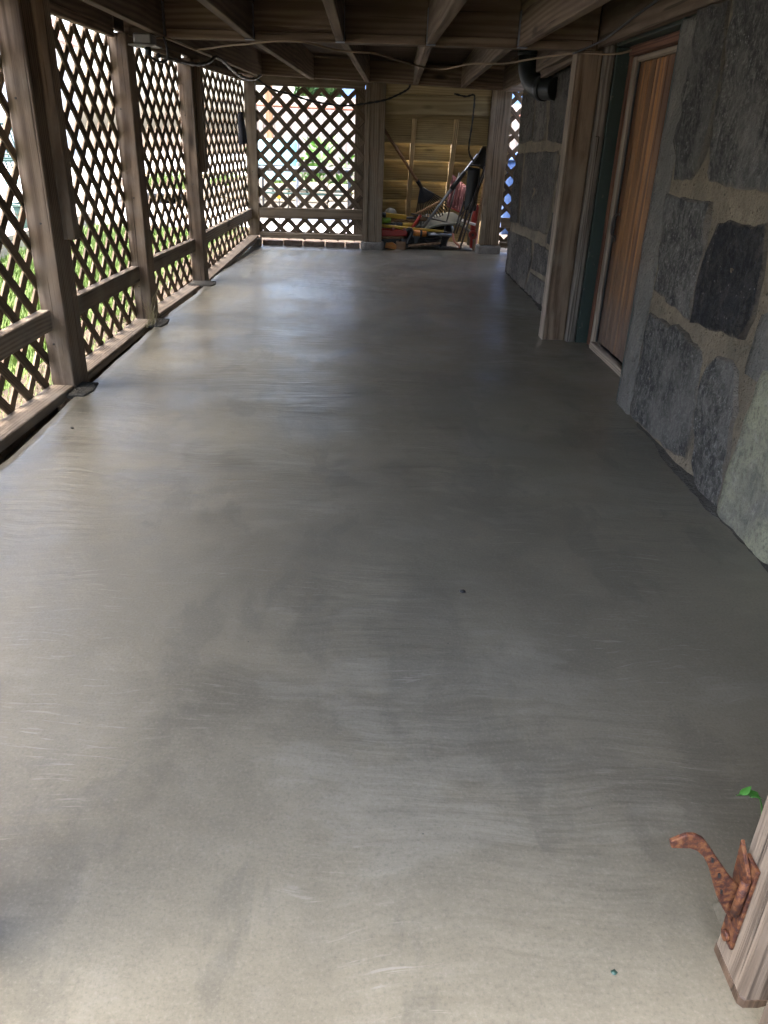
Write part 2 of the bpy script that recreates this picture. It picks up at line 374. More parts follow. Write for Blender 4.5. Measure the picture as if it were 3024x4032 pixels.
def prism(name, poly, axis, depth, mat, parent=None, c=.001):
    """3-D outline `poly` extruded by `depth` along the vector `axis`"""
    P = [Vector(p) for p in poly]; ctr = sum(P, Vector()) / len(P); ax = Vector(axis).normalized() * depth
    bm = bmesh.new(); f = bm.faces.new([bm.verts.new(p - ctr) for p in P])
    r = bmesh.ops.extrude_face_region(bm, geom=[f]); bmesh.ops.translate(bm, vec=ax, verts=[v for v in r['geom'] if isinstance(v, bmesh.types.BMVert)])
    bmesh.ops.recalc_face_normals(bm, faces=bm.faces[:])
    if c: bmesh.ops.bevel(bm, geom=[e for e in bm.edges], offset=c, segments=1, affect='EDGES')
    me = bpy.data.meshes.new(name); bm.to_mesh(me); bm.free()
    return add(name, me, mat, parent, Matrix.Translation(ctr))
def sheet(name, fn, nu, nv, thick, mat, parent=None, smooth=True):
    bm = bmesh.new(); g = [[bm.verts.new(fn(i / nu, j / nv)) for j in range(nv + 1)] for i in range(nu + 1)]
    for i in range(nu):
        for j in range(nv): bm.faces.new((g[i][j], g[i + 1][j], g[i + 1][j + 1], g[i][j + 1]))
    bmesh.ops.recalc_face_normals(bm, faces=bm.faces[:])
    if thick: bmesh.ops.solidify(bm, geom=bm.faces[:], thickness=thick)
    ctr = sum((v.co for v in bm.verts), Vector()) / len(bm.verts)
    for v in bm.verts: v.co -= ctr
    me = bpy.data.meshes.new(name); bm.to_mesh(me); bm.free()
    if smooth: smooth_me(me)
    return add(name, me, mat, parent, Matrix.Translation(ctr))
def blob(name, c, r, mat, parent=None, seed=0, rough=.15, sub=2, zmin=None):
    bm = bmesh.new(); bmesh.ops.create_icosphere(bm, subdivisions=sub, radius=1)
    for v in bm.verts:
        k = 1 + rough * (mnoise.noise(v.co * 1.7 + Vector((seed, seed * 2.3, 0))))
        v.co = Vector((v.co.x * r[0], v.co.y * r[1], v.co.z * r[2])) * k
        if zmin is not None: v.co.z = max(v.co.z, zmin)
    me = bpy.data.meshes.new(name); bm.to_mesh(me); bm.free(); smooth_me(me)
    return add(name, me, mat, parent, Matrix.Translation(c))
def joined(name, polys, mat, parent=None):
    vs = []; fs = []
    for q in polys:
        b = len(vs); vs += [tuple(v) for v in q]; fs.append(tuple(range(b, b + len(q))))
    me = bpy.data.meshes.new(name); me.from_pydata(vs, [], fs)
    return add(name, me, mat, parent)

# ------------------------------------------------------------------ ground, floor, yards
def flat(name, x0, x1, y0, y1, z, mat, nx=1, ny=1, amp=0.0, fr=1.0):
    vs = []; fs = []
    for i in range(nx + 1):
        for j in range(ny + 1):
            x = x0 + (x1 - x0) * i / nx; y = y0 + (y1 - y0) * j / ny
            vs.append((x, y, z + amp * mnoise.noise(Vector((x * fr, y * fr, 3.1)))))
    for i in range(nx):
        for j in range(ny):
            a = i * (ny + 1) + j; fs.append((a, a + ny + 1, a + ny + 2, a + 1))
    me = bpy.data.meshes.new(name); me.from_pydata(vs, [], fs); smooth_me(me)
    o = add(name, me, mat); o['kind'] = 'structure'; return o
flat('ground', -150, 150, -150, 150, -.10, 'soil')
flat('lawn', -3.0, -1.27, -3, 9.2, -.075, 'lawn', 12, 60, .03, 2.0)
flat('patio', -14, -3.08, -14, 40, -.085, 'patio')
flat('patio_far', -3.0, 4.5, 9.25, 12.15, -.06, 'patio', 10, 10, .01)
flat('storage_dirt', -.02, 1.6, 7.40, 9.2, -.012, 'grit', 30, 30, .015, 9)

def floor_mesh():
    nx, ny = 70, 200; vs = []; fs = []
    for j in range(ny + 1):
        y = -.9 + (7.56 + .9) * j / ny
        xl = -1.105 + .02 * mnoise.noise(Vector((y * 2.3, 0, 0))) + .012 * mnoise.noise(Vector((y * 9, 5, 0)))
        if y > 4.3: xl += .035 * min(1, (y - 4.3) / 1.2)
        for i in range(nx + 1):
            x = xl + (1.34 - xl) * i / nx
            z = .004 * mnoise.noise(Vector((x * 1.6, y * 1.6, 0))) + .0022 * mnoise.noise(Vector((x * 4, y * 6, 4)))
            yy = y + (.02 * mnoise.noise(Vector((x * 4, 9, 0))) if j == ny else 0)
            vs.append((x, yy, z))
    for j in range(ny):
        for i in range(nx):
            a = j * (nx + 1) + i; fs.append((a, a + 1, a + nx + 2, a + nx + 1))
    n = len(vs)                                     # slab edge, 8 cm deep, along the fence and the far end
    for j in range(ny + 1): v = vs[j * (nx + 1)]; vs.append((v[0] + .004, v[1], -.09))
    for j in range(ny): fs.append((j * (nx + 1), (j + 1) * (nx + 1), n + j + 1, n + j))
    me = bpy.data.meshes.new('concrete_floor'); me.from_pydata(vs, [], fs); smooth_me(me)
    return add('concrete_floor', me, 'concrete')
flat('light_block_bank', -1.45, -1.262, -3, 9.2, -.035, 'soil', 3, 60, .03, 3)  # raised soil bank, added to keep light out under the sill
abox('light_block_step', (-1.262, -1, -.12), (-1.235, 7.9, -.02), 'soil', None, 'y', 0)['kind'] = 'structure'  # added soil curb that blocks light passing below the sill
fl = floor_mesh(); fl['kind'] = 'structure'

# ------------------------------------------------------------------ left lattice fence
def fence_x(y):
    if y < 4.3: return -1.14
    if y < 5.5: return -1.14 + .043 * (y - 4.3) / 1.2
    return -1.097 + .115 * (y - 5.5) / 2.0
def slats(parent, o, u, n, L, z0, z1, pitch=.159, w=.038, t=.0085, phase=0.0, jit=.005, k_=.905):
    """two crossed layers of slats in the rectangle 0..L x z0..z1; u along the panel, n outwards"""
    o, u, n = Vector(o), Vector(u).normalized(), Vector(n).normalized(); up = Vector((0, 0, 1))
    d = math.sqrt(.5)
    for layer, sgn in ((0, -1), (1, 1)):             # inner layer falls away along u, outer layer rises
        k0 = -int((z1 - z0) / k_ / pitch) - 2; k1 = int((L + z1 - z0) / pitch) + 2
        for k in range(k0, k1):
            c = k * pitch + phase + random.uniform(-jit, jit)
            # u = c + s ; z = z0 + s (sgn 1)  or z1 - s (sgn -1)
            s0 = max(0, -c); s1 = min((z1 - z0) / k_, L - c)
            if s1 - s0 < .05: continue
            zf = (lambda s: z0 + s * k_) if sgn > 0 else (lambda s: z1 - s * k_)
            off = n * (.004 + layer * (t + .0005) + random.uniform(0, .001))
            a = o + u * (c + s0) + up * zf(s0) + off; b = o + u * (c + s1) + up * zf(s1) + off
            a = a + u * random.uniform(-.004, .004); b = b + u * random.uniform(-.004, .004)
            L2 = round((b - a).length, 2); m = (a + b) / 2; dr = (b - a).normalized()
            board('slat', m - dr * L2 / 2, m + dr * L2 / 2, w, t, 'lattice', parent, up=n.cross(dr), c=.001)
def bay(y0, y1, label, sill, rail, phase, top=1.325):
    x0, x1 = fence_x(y0), fence_x(y1)
    P = thing('lattice_panel', label, 'lattice panel', ((x0 + x1) / 2 - .05, (y0 + y1) / 2, .0), 'lattice panels of the left fence')
    u = Vector((x1 - x0, y1 - y0, 0)); L = u.length; u.normalize(); n = Vector((-u.y, u.x, 0))
    slats(P, Vector((x0, y0, 0)) + n * .091 - u * .05, u, n, L + .10, min(sill) - .01, top, phase=phase)
    a = Vector((x0, y0, 0)) + n * .068 + u * .003; b = Vector((x1, y1, 0)) + n * .068 - u * .003
    board('rail', a + Vector((0, 0, rail[0] - .04)), b + Vector((0, 0, rail[1] - .04)), .078, .038, 'sill', P)
    a = Vector((x0, y0, 0)) + n * .046 + u * .003; b = Vector((x1, y1, 0)) + n * .046 - u * .003
    board('sill', a + Vector((0, 0, sill[0] - .018)), b + Vector((0, 0, sill[1] - .018)), .036, .092, 'sill', P)
    a = Vector((x0, y0, top + .012)) + n * .070; b = Vector((x1, y1, top + .012)) + n * .070
    board('top_strip', a, b, .036, .030, 'post', P)
    return P
bay(.66, 1.72, 'weathered lattice panel beside the gate opening, nearest end of the left fence', (.05, .05), (.318, .318), .03)
bay(1.83, 2.99, 'weathered lattice panel cut off by the left picture edge', (.052, .020), (.320, .314), .05)
bay(3.16, 4.245, 'weathered lattice panel between the first and second posts in view', (.024, .012), (.312, .288), .045)
bay(4.385, 5.49, 'weathered lattice panel in the middle of the left fence', (.015, .002), (.296, .280), .09)
bay(5.64, 7.50, 'long weathered lattice panel at the far end of the left fence', (.0, .085), (.290, .315), .06)

def post(x0, x1, y0, y1, z0, z1, mat, label, cleat=None, group='posts of the left fence', name='fence_post'):
    P = thing(name, label, 'post', ((x0 + x1) / 2, (y0 + y1) / 2, z0), group)
    abox('timber', (x0, y0, z0), (x1, y1, z1), mat, P, 'z', .004)
    if cleat:
        cx, cy0, cy1, cz = cleat
        o = abox('cleat', (x1 + .001, cy0, cz), (cx, cy1, z1 - .001), mat, P, 'z', .003)
        o['label'] = 'shorter upright cleat fixed to the inner side'
    for k, z in enumerate((.18, .62, 1.02)):         # nail heads on the face towards the gate
        tube('nail', [(x0 + .03 + .02 * (k % 2), y0 + .001, z), (x0 + .03 + .02 * (k % 2), y0 - .0015, z)], .004, 'darkm', P, 7)
    return P
post(-1.228, -1.14, 1.73, 1.82, -.09, 1.33, 'post', 'brown timber fence post nearest the gate opening')
post(-1.226, -1.138, 2.99, 3.155, -.09, 1.345, 'post', 'large brown timber post at the upper left with a cleat down its inner side', (-1.095, 3.085, 3.15, .555))
post(-1.232, -1.144, 4.25, 4.38, -.09, 1.34, 'post', 'brown timber post under the cross beam, second of the left fence in view')
post(-1.185, -1.097, 5.495, 5.635, -.09, 1.335, 'post', 'brown timber post below the twisted black cable, third in the left fence', (-1.055, 5.56, 5.63, .69))
post(-1.067, -.972, 7.505, 7.60, .085, 1.335, 'farpost', 'brown corner post where the left fence meets the far lattice')
for y, sx, lab in ((2.99, .085, 'flat stone shim under the large left post'), (4.2, .095, 'flat stone shim under the second left post'), (5.42, .095, 'flat stone shim under the third left post')):
    x = fence_x(y)
    o = prism('stone_shim', [(x - .08, y - .10, -.008), (x + sx * .75, y - .09 + .01 * sx, -.008), (x + sx * .95, y - .02, -.008), (x + sx * .8, y + .085, -.008), (x - .08, y + .10, -.008)], (0, 0, 1), .016, 'wetcement', None, .003)
    tag(o, lab, 'stone', 'stone shims under the fence posts')

# ------------------------------------------------------------------ deck overhead
D = thing('deck', 'dark timber deck overhead with joists, beams and boards', 'deck', (0, 4, 1.33))
def beam_y(x): return 4.165 - .11 * x
for x in (-.98, -.56, -.138, .278, .69):             # joists in front of the cross beam
    ye = beam_y(x) - .004
    board('joist', (x, .28, 1.422), (x, ye, 1.422), .185, .038, 'joist', D)
    for s in (-1, 1):
        abox('joist_hanger', (x + s * .0195 - .0012, ye - .05, 1.335), (x + s * .0195 + .0012, ye - .001, 1.47), 'hanger', D, 'z', 0)
    abox('joist_hanger', (x - .021, ye - .05, 1.3265), (x + .021, ye - .001, 1.329), 'hanger', D, 'x', 0)
board('cross_beam', (-1.16, beam_y(-1.16) + .02, 1.422), (1.03, beam_y(1.03) + .02, 1.422), .186, .038, 'joist', D)
board('cross_beam', (-1.16, beam_y(-1.16) + .059, 1.424), (1.03, beam_y(1.03) + .059, 1.424), .19, .038, 'joist', D)
xs = [-1.16, -.98, -.56, -.138, .278, .69, 1.03]
for a, b in zip(xs[:-1], xs[1:]):                    # nailed strip that carries the joist ends
    a += .024; b -= .024
    board('ledger_strip', (a, beam_y(a) - .007, 1.3475), (b, beam_y(b) - .007, 1.3475), .038, .014, 'joist', D)
for xa, xb in ((-.985, -.90), (-.565, -.475), (-.125, -.015), (.278, .385), (.655, .78), (.98, 1.13)):
    board('joist', (xa, beam_y(xa) + .085, 1.425), (xb, 7.295, 1.425 - .012 * xb), .18, .038, 'joist', D)
zf = lambda x: 1.343 - .022 * x
board('far_beam', (-1.20, 7.33, zf(-1.2) + .075), (1.36, 7.33, zf(1.36) + .075), .15, .06, 'joist', D)
board('rim_board', (-1.215, .28, 1.435), (-1.215, 4.25, 1.435), .16, .036, 'joist', D)
board('rim_board', (-1.215, 4.26, 1.435), (-1.10, 7.55, 1.435), .16, .036, 'joist', D)
board('rim_board', (-1.15, 7.62, 1.425), (2.1, 7.62, 1.425), .19, .034, 'joist', D)
abox('sill_plate', (1.108, -.8, 1.362), (1.6, 6.44, 1.52), 'joist', D, 'y', 0)
board('wall_ledger', (1.046, .28, 1.437), (1.046, 4.02, 1.432), .182, .04, 'joist', D)
board('wall_ledger', (1.085, 4.17, 1.437), (1.085, 6.42, 1.437), .182, .036, 'joist', D)
board('brace', (1.045, 4.22, 1.375), (1.045, 5.30, 1.325), .07, .035, 'joist', D)
y = .27
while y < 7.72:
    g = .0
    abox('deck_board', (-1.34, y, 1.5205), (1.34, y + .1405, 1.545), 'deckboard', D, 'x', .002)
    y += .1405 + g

# ------------------------------------------------------------------ far end: lattice panels, posts, footings, header
def far_panel(x0, x1, z0, z1, label, rail, phase):
    P = thing('lattice_panel', label, 'lattice panel', ((x0 + x1) / 2, 7.53, z0))
    slats(P, (x0 - .01, 7.528, 0), (1, 0, 0), (0, 1, 0), x1 - x0 + .02, z0, z1, phase=phase, pitch=.152, k_=.99)
    board('rail', (x0 + .002, 7.505, rail - .045), (x1 - .002, 7.505, rail - .032), .088, .036, 'farpost', P)
    board('sill', (x0 + .002, 7.50, z0 + .026), (x1 - .002, 7.50, z0 + .026), .048, .05, 'farpost', P)
    if x0 < 0: abox('backing_board', (x1 - .085, 7.552, z0), (x1 + .01, 7.57, z1), 'post', P, 'z', .003)
    board('top_strip', (x0 + .002, 7.512, z1 + .045), (x1 - .002, 7.512, z1 + .045), .10, .024, 'farpost', P)
    return P
far_panel(-.968, -.03, .068, 1.30, 'lattice panel closing the far end between corner post and middle post', .325, .10)
far_panel(1.236, 2.0, .05, 1.33, 'narrow strip of lattice beyond the stone wall corner', .31, .02)
def multi_post(xs, y0, y1, z0, z1, label):
    P = thing('far_post', label, 'post', ((xs[0] + xs[-1]) / 2, (y0 + y1) / 2, z0), 'built-up posts at the far end')
    for k, (a, b) in enumerate(zip(xs[:-1], xs[1:])):
        abox('timber', (a + .0001, y0 + .006 * ((k * 2) % 3), z0), (b - .0001, y1 + .002 * k, z1 + .001 * k), 'farpost', P, 'z', .003)
multi_post([-.028, .012, .098, .145], 7.43, 7.52, .068, 1.345, 'built-up post of three boards left of the tool store')
multi_post([1.048, 1.088, 1.222], 7.43, 7.52, .074, 1.335, 'built-up post right of the tool store, beside the stone wall corner')
def footing(x0, x1, lab, seed):
    def f(u, v):                                     # a rough squared stone, wrapped round
        a = 2 * math.pi * u; q = 1 / max(abs(math.cos(a)), abs(math.sin(a))) ** .82
        r = Vector((math.cos(a) * q * (x1 - x0) / 2, math.sin(a) * q * .075, 0)) * (1 if v < .75 else .97) * (1 - .98 * max(0, (v - .8) / .2))
        z = -.03 + .098 * min(1, v / .75)
        nn = mnoise.noise(Vector((math.cos(a) * 2, math.sin(a) * 2, v * 3 + seed)))
        return Vector(((x0 + x1) / 2, 7.475, z)) + r * (1 + .07 * nn)
    o = sheet('footing_stone', f, 28, 10, 0, 'block'); tag(o, lab, 'stone', 'footing stones under the far posts')
footing(-.045, .165, 'rough footing stone under the built-up post left of the tools', 1)
footing(1.02, 1.245, 'rough footing stone under the post by the stone wall corner', 5)
footing(-1.06, -.955, 'small footing stone under the far left corner post', 9)
bk = thing('brick_course', 'low course of old bricks under the far lattice panel', 'bricks', (-.5, 7.55, 0))
x = -.95
while x < -.08:
    w = random.uniform(.17, .24); w = min(w, -.045 - x)
    abox('brick', (x, 7.515 + random.uniform(0, .012), -.03), (x + w - .008, 7.60, .05 + random.uniform(-.006, .006)), 'brick', bk, 'x', .006); x += w
# stairs outside, seen from below
ST = thing('staircase', 'new pale pine staircase seen from underneath behind the tools', 'staircase', (.6, 7.9, 0))
sy = lambda z: 7.64 + (1.13 - z) * .62
for x, zt in ((.405, 1.17), (.777, 1.17), (1.16, 1.17), (.03, 1.17)):
    board('stringer', (x, sy(zt) - .045, zt), (x + .003, sy(-.02) - .045, -.02), .09, .040, 'stringer', ST, up=(0, -1, -.6))
zs = [1.40, .925, .757, .583, .405, .225, .05, -.03]
for k in range(7):
    zt = zs[k] - (.004 if k else 0); zb = zs[k + 1] + (.004 if k in (0, 1) else .0005)
    if k in (1, 2): zt -= .024 if k == 1 else .012
    a = Vector((-.02, sy(zt) + .014, zt)); b = Vector((-.02, sy(zb) + .014, zb)); m = (a + b) / 2
    for (xa, xb) in ((-.02, .415), (.4165, .79), (.7915, 1.2)):
        board('tread_board', (xa, m.y, m.z), (xb, m.y, m.z), (a - b).length, .026, 'pale', ST, up=((a - b).normalized() + Vector((0, .28, .1))).normalized(), c=.002)
for k in range(6): abox('light_block_board', (-.018, 7.56, .02 + k * .19), (.006, 8.45, .205 + k * .19), 'pale', ST, 'y', .002)  # unseen boards added to shut light out of the tool store
for k in range(4): abox('light_block_board', (1.235, 7.56, .42 + k * .19), (1.258, 8.45, .605 + k * .19), 'pale', ST, 'y', .002)  # same on the right, left open low down to let some light in
board('header_board', (.146, 7.49, 1.188), (1.047, 7.49, 1.203), .15, .036, 'pale', ST)
board('header_board', (.146, 7.488, 1.325), (1.047, 7.488, 1.335), .116, .034, 'pale', ST)
board('nailer', (.146, 7.56, 1.10), (1.047, 7.56, 1.115), .03, .04, 'pale', ST)

# ------------------------------------------------------------------ stone foundation walls
def wall_face(name, X, y0, y1, z0, z1, mat, parent, amp=.012, seed=0, step=.03):
    ny = max(2, int((y1 - y0) / step)); nz = max(2, int((z1 - z0) / step)); vs = []; fs = []
    for i in range(ny + 1):
        for j in range(nz + 1):
            y = y0 + (y1 - y0) * i / ny; z = z0 + (z1 - z0) * j / nz
            vs.append((X + amp * mnoise.noise(Vector((y * 4, z * 4, seed))) + amp * .5 * mnoise.noise(Vector((y * 13, z * 13, seed + 3))), y, z))
    for i in range(ny):
        for j in range(nz):
            a = i * (nz + 1) + j; fs.append((a, a + 1, a + nz + 2, a + nz + 1))
    b = len(vs)                                      # returns back into the wall at both ends and the top
    ring = [i * (nz + 1) for i in range(1)]
    edge = [0 * (nz + 1) + j for j in range(nz + 1)] + [i * (nz + 1) + nz for i in range(1, ny + 1)] + [ny * (nz + 1) + j for j in range(nz - 1, -1, -1)]
    for e in edge: vs.append((X + .5, vs[e][1], vs[e][2]))
    for k in range(len(edge) - 1): fs.append((edge[k], b + k, b + k + 1, edge[k + 1]))
    me = bpy.data.meshes.new(name); me.from_pydata(vs, [], fs); smooth_me(me)
    return add(name, me, mat, parent)
def stone(poly, X, mat, parent, proud=.014, seed=0, name='stone', rough=.012, label=None):
    """rough-faced block: outline in (y, z), face towards -x"""
    P = [Vector((0, y, z)) for y, z in poly]; R = []
    for i, a in enumerate(P):                        # ragged outline
        b = P[(i + 1) % len(P)]; n = max(1, int((b - a).length / .035))
        for k in range(n):
            q = a.lerp(b, k / n); w = .014 * mnoise.noise(Vector((q.y * 15, q.z * 15, seed))) + .010 * mnoise.noise(Vector((q.y * 47, q.z * 47, seed + 8)))
            R.append(q + Vector((0, w, w * .7)))
    c = sum(R, Vector()) / len(R); R = [Vector((0, c.y, c.z)) + (q - Vector((0, c.y, c.z))) * 1.005 for q in R]; c.x = X
    bm = bmesh.new()
    N = len(R)
    rings = []; lay = bm.verts.layers.float.new('edge')
    for f, dx, ed in ((1.0, .03, 1), (.996, -proud * .5, 1), (.982, -proud * .95, .8), (.90, -proud, .4), (.70, -proud, .1), (.46, -proud, 0), (.22, -proud, 0)):
        ring = []
        for q in R:
            d = q - Vector((0, c.y, c.z)); dd = d * f
            nx = rough * (mnoise.noise(Vector((dd.y * 7 + c.y * 9, dd.z * 7 + c.z * 5, seed))) + .7 * mnoise.noise(Vector((dd.y * 19, dd.z * 19, seed + 5))) - .55) if f < .99 else 0
            ring.append(bm.verts.new((dx + nx, dd.y, dd.z))); ring[-1][lay] = ed
        rings.append(ring)
    for a, b in zip(rings[:-1], rings[1:]):
        for i in range(N): bm.faces.new((a[i], a[(i + 1) % N], b[(i + 1) % N], b[i]))
    cv = bm.verts.new((-proud, 0, 0))
    for i in range(N): bm.faces.new((rings[-1][i], rings[-1][(i + 1) % N], cv))
    bmesh.ops.recalc_face_normals(bm, faces=bm.faces[:])
    me = bpy.data.meshes.new(name); bm.to_mesh(me); bm.free(); smooth_me(me)
    o = add(name, me, mat, parent, Matrix.Translation(c))
    if label: o['label'] = label
    return o
FW = thing('stone_wall', 'rough granite foundation wall with tan mortar joints on the right, nearest the camera', 'wall', (1.06, 2, 0))
wall_face('mortar', 1.0515, -.8, 2.90, -.1, 1.36, 'mortar', FW, .010, 1, .022)
near_stones = [
 ([(2.89, 1.345), (2.661, 1.34), (2.613, 1.152), (2.627, 1.016), (2.628, .92), (2.697, .852), (2.844, .85), (2.895, 1.029), (2.902, 1.181)], 'granite'),
 ([(2.635, 1.345), (1.98, 1.345), (1.93, .86), (2.164, .849), (2.351, .847), (2.538, .855), (2.58, .882), (2.58, 1.024), (2.592, 1.182)], 'granite'),
 ([(2.875, .80), (2.483, .801), (2.485, .7), (2.478, .571), (2.478, .451), (2.631, .466), (2.84, .480), (2.85, .585)], 'granite'),
 ([(2.418, .753), (2.125, .777), (2.073, .651), (2.072, .546), (2.102, .474), (2.246, .463), (2.463, .449), (2.473, .586), (2.456, .694)], 'granite_dark'),
 ([(2.85, .40), (2.643, .404), (2.559, .417), (2.435, .399), (2.343, .386), (2.315, .358), (2.317, .281), (2.292, .189), (2.286, .106), (2.286, .04), (2.458, .02), (2.652, .01), (2.85, .01), (2.86, .2)], 'granite'),
 ([(2.283, .357), (2.232, .395), (2.151, .411), (2.094, .385), (2.073, .346), (2.04, .286), (2.05, .239), (2.04, .179), (2.025, .122), (2.012, .0), (2.101, -.01), (2.186, .0), (2.247, .05), (2.286, .202), (2.285, .316)], 'granite'),
 ([(1.86, 1.34), (1.1, 1.34), (1.08, .95), (1.4, .9), (1.84, .87)], 'granite'),
 ([(1.03, 1.34), (.3, 1.34), (.28, .8), (1.0, .86)], 'granite'),
 ([(2.02, .78), (1.55, .80), (1.5, .52), (1.95, .50)], 'granite_dark'),
 ([(1.44, .82), (.7, .78), (.66, .42), (1.42, .47)], 'granite'),
 ([(1.25, .36), (.5, .36), (.46, .02), (1.27, .02)], 'granite'),
 ([(.6, .72), (-.2, .72), (-.2, .42), (.58, .40)], 'granite'),
 ([(.4, .34), (-.4, .36), (-.4, .02), (.38, .02)], 'granite'),
]
for k, (p, m) in enumerate(near_stones): stone(p, 1.058, m, FW, .012, k * 3.7)
stone([(1.985, .29), (1.965, .357), (1.937, .44), (1.33, .44), (1.32, -.03), (1.70, -.03), (1.985, -.03), (2.0, .105), (1.992, .237)], 1.05, 'lime_stone', FW, .008, 77, label='pale limewashed stone with a green tinge')
wall_face('render_band', 1.042, 2.87, 3.022, -.05, 1.33, 'parge', FW, .010, 5, .02)
wall_face('render_band', 1.043, 1.93, 2.04, .40, .86, 'parge', FW, .012, 6, .02)
def fillet(name, pts, h, parent, mat, seed=0):
    """rough cement squeezed up along the foot of the wall"""
    C = curve_pts([(x, y, 0) for x, y in pts], 16); vs = []; fs = []; K = 5
    for i, p in enumerate(C):
        for k in range(K + 1):
            t = k / K; n = mnoise.noise(Vector((p.y * 16, t * 3, seed))); n2 = mnoise.noise(Vector((p.y * 45, t * 6, seed + 2)))
            vs.append((p.x + .075 * t ** .8 + .010 * n + .004 * n2, p.y, -.004 + (h * t ** 1.6) * (1 + .5 * n) + (.010 * n + .006 * n2) * t * (1.6 - t)))
    for i in range(len(C) - 1):
        for k in range(K):
            a = i * (K + 1) + k; fs.append((a, a + 1, a + K + 2, a + K + 1))
    me = bpy.data.meshes.new(name); me.from_pydata(vs, [], fs); smooth_me(me)
    return add(name, me, mat, parent)
fillet('cement_fillet', [(1.052, 3.02), (1.040, 2.86), (1.022, 2.71), (1.018, 2.5), (1.006, 2.23), (.998, 2.0), (1.012, 1.95), (1.012, 1.785), (1.0, 1.62), (1.0, 1.3), (1.0, .9), (1.0, .66)], .045, FW, 'wetcement', 2)

FW2 = thing('stone_wall', 'brownish granite foundation wall beyond the door, ending at the house corner', 'wall', (1.14, 5.3, 0))
wall_face('mortar', 1.137, 4.2, 6.44, -.1, 1.36, 'mortar', FW2, .008, 11)
far_stones = [
 [(6.43, 1.249), (5.94, 1.235), (5.90, 1.067), (5.885, .953), (6.27, .93), (6.43, .95), (6.44, 1.1)],
 [(6.43, 1.345), (5.50, 1.345), (5.50, 1.262), (5.9, 1.25), (6.43, 1.264)],
 [(5.875, 1.215), (5.539, 1.19), (5.459, 1.061), (5.468, .956), (5.831, .944)],
 [(5.429, 1.335), (4.82, 1.336), (4.80, 1.172), (4.82, 1.053), (4.83, .931), (5.375, .956), (5.404, 1.083), (5.452, 1.24)],
 [(4.76, 1.34), (4.22, 1.34), (4.22, .95), (4.78, .93)],
 [(6.44, .861), (6.175, .868), (6.107, .404), (6.44, .37)],
 [(6.09, .87), (5.05, .898), (5.021, .74), (5.03, .594), (5.086, .43), (6.027, .385), (6.087, .744)],
 [(4.98, .881), (4.50, .912), (4.48, .631), (4.96, .599)],
 [(4.98, .56), (4.3, .58), (4.3, .40), (5.02, .38)],
 [(6.44, .31), (5.535, .34), (5.449, .24), (5.534, .109), (5.6, .0), (6.44, .0)],
 [(5.43, .34), (4.7, .35), (4.72, .20), (5.398, .173)],
 [(5.47, .14), (4.7, .16), (4.7, .0), (5.55, .0)],
]
for k, p in enumerate(far_stones): stone(p, 1.140, 'granite_far', FW2, .006, 100 + k * 2.9)
fillet('cement_fillet', [(1.10, 6.44), (1.095, 6.0), (1.088, 5.4), (1.082, 4.8), (1.085, 4.21)], .03, FW2, 'wetcement', 7)
RW = tag(wall_face('light_block_wall', 1.62, 6.42, 7.46, -.1, 1.36, 'mortar', None, .01, 21), 'unseen wall added behind the stone wall corner to block side light', 'wall')  # added out of view, stops light coming in past the wall corner

# ------------------------------------------------------------------ door in its recess
DR = thing('cellar_door', 'narrow-boarded brown cellar door with pale frame in the stone wall', 'door', (1.2, 3.55, 0))
y = 3.06; k = 0
while y < 3.94:
    w = .074
    abox('plank', (1.2045 + .002 * (k % 2), y + .003, .034), (1.235, y + w - .003, 1.282), 'door', DR, 'z', .006); y += w; k += 1
abox('backing', (1.236, 3.05, .03), (1.25, 3.96, 1.285), 'black', DR, 'z', 0)
fr = abox('frame_strip', (1.186, 3.952, .0), (1.235, 4.005, 1.306), 'jamb', DR, 'z', .006)
abox('frame_strip', (1.190, 3.05, 1.283), (1.235, 3.950, 1.306), 'jamb', DR, 'y', .006)
abox('frame_strip', (1.197, 3.938, .03), (1.206, 3.951, 1.282), 'black', DR, 'z', .002)
abox('threshold', (1.168, 3.05, -.01), (1.2035, 3.951, .03), 'jamb', DR, 'y', .006)
h = tube('handle', curve_pts([(1.204, 3.895, .655), (1.182, 3.897, .640), (1.176, 3.90, .60), (1.182, 3.903, .562), (1.204, 3.906, .545)], 6), .006, 'darkm', DR, 8)
for yy, z in ((3.895, .66), (3.906, .54)): abox('handle_plate', (1.201, yy - .010, z - .016), (1.2044, yy + .010, z + .016), 'darkm', h, 'z', .001)
DF = thing('door_surround', 'green and red-brown painted jambs and lintel around the cellar door', 'door frame', (1.15, 4.05, 0))
abox('jamb', (1.182, 4.007, -.03), (1.27, 4.05, 1.345), 'brownpaint', DF, 'z')
abox('jamb', (1.124, 4.05, -.03), (1.27, 4.085, 1.345), 'green', DF, 'z')
abox('jamb', (1.0745, 4.064, -.03), (1.123, 4.12, 1.36), 'greywood', DF, 'z', .008)
abox('jamb', (1.0755, 4.052, .0), (1.098, 4.063, .98), 'greywood', DF, 'z', .004)
abox('lintel', (1.165, 3.03, 1.307), (1.27, 4.005, 1.345), 'brownpaint', DF, 'y')
abox('lintel', (1.115, 3.06, 1.3465), (1.27, 4.045, 1.37), 'green', DF, 'y')
abox('lintel', (1.075, 3.03, 1.371), (1.27, 4.12, 1.42), 'brownpaint', DF, 'y')
abox('jamb', (1.048, 3.022, -.02), (1.19, 3.050, 1.34), 'green', DF, 'z', .004)
abox('recess_back', (1.27, 3.0, -.1), (1.6, 4.25, 1.5), 'parge', DF, 'z', 0)
WP = thing('wall_post', 'stained brown timber post standing beside the cellar door', 'post', (1.02, 4.14, 0))
abox('timber', (.960, 4.092, -.03), (1.071, 4.185, 1.335), 'post', WP, 'z', .005)
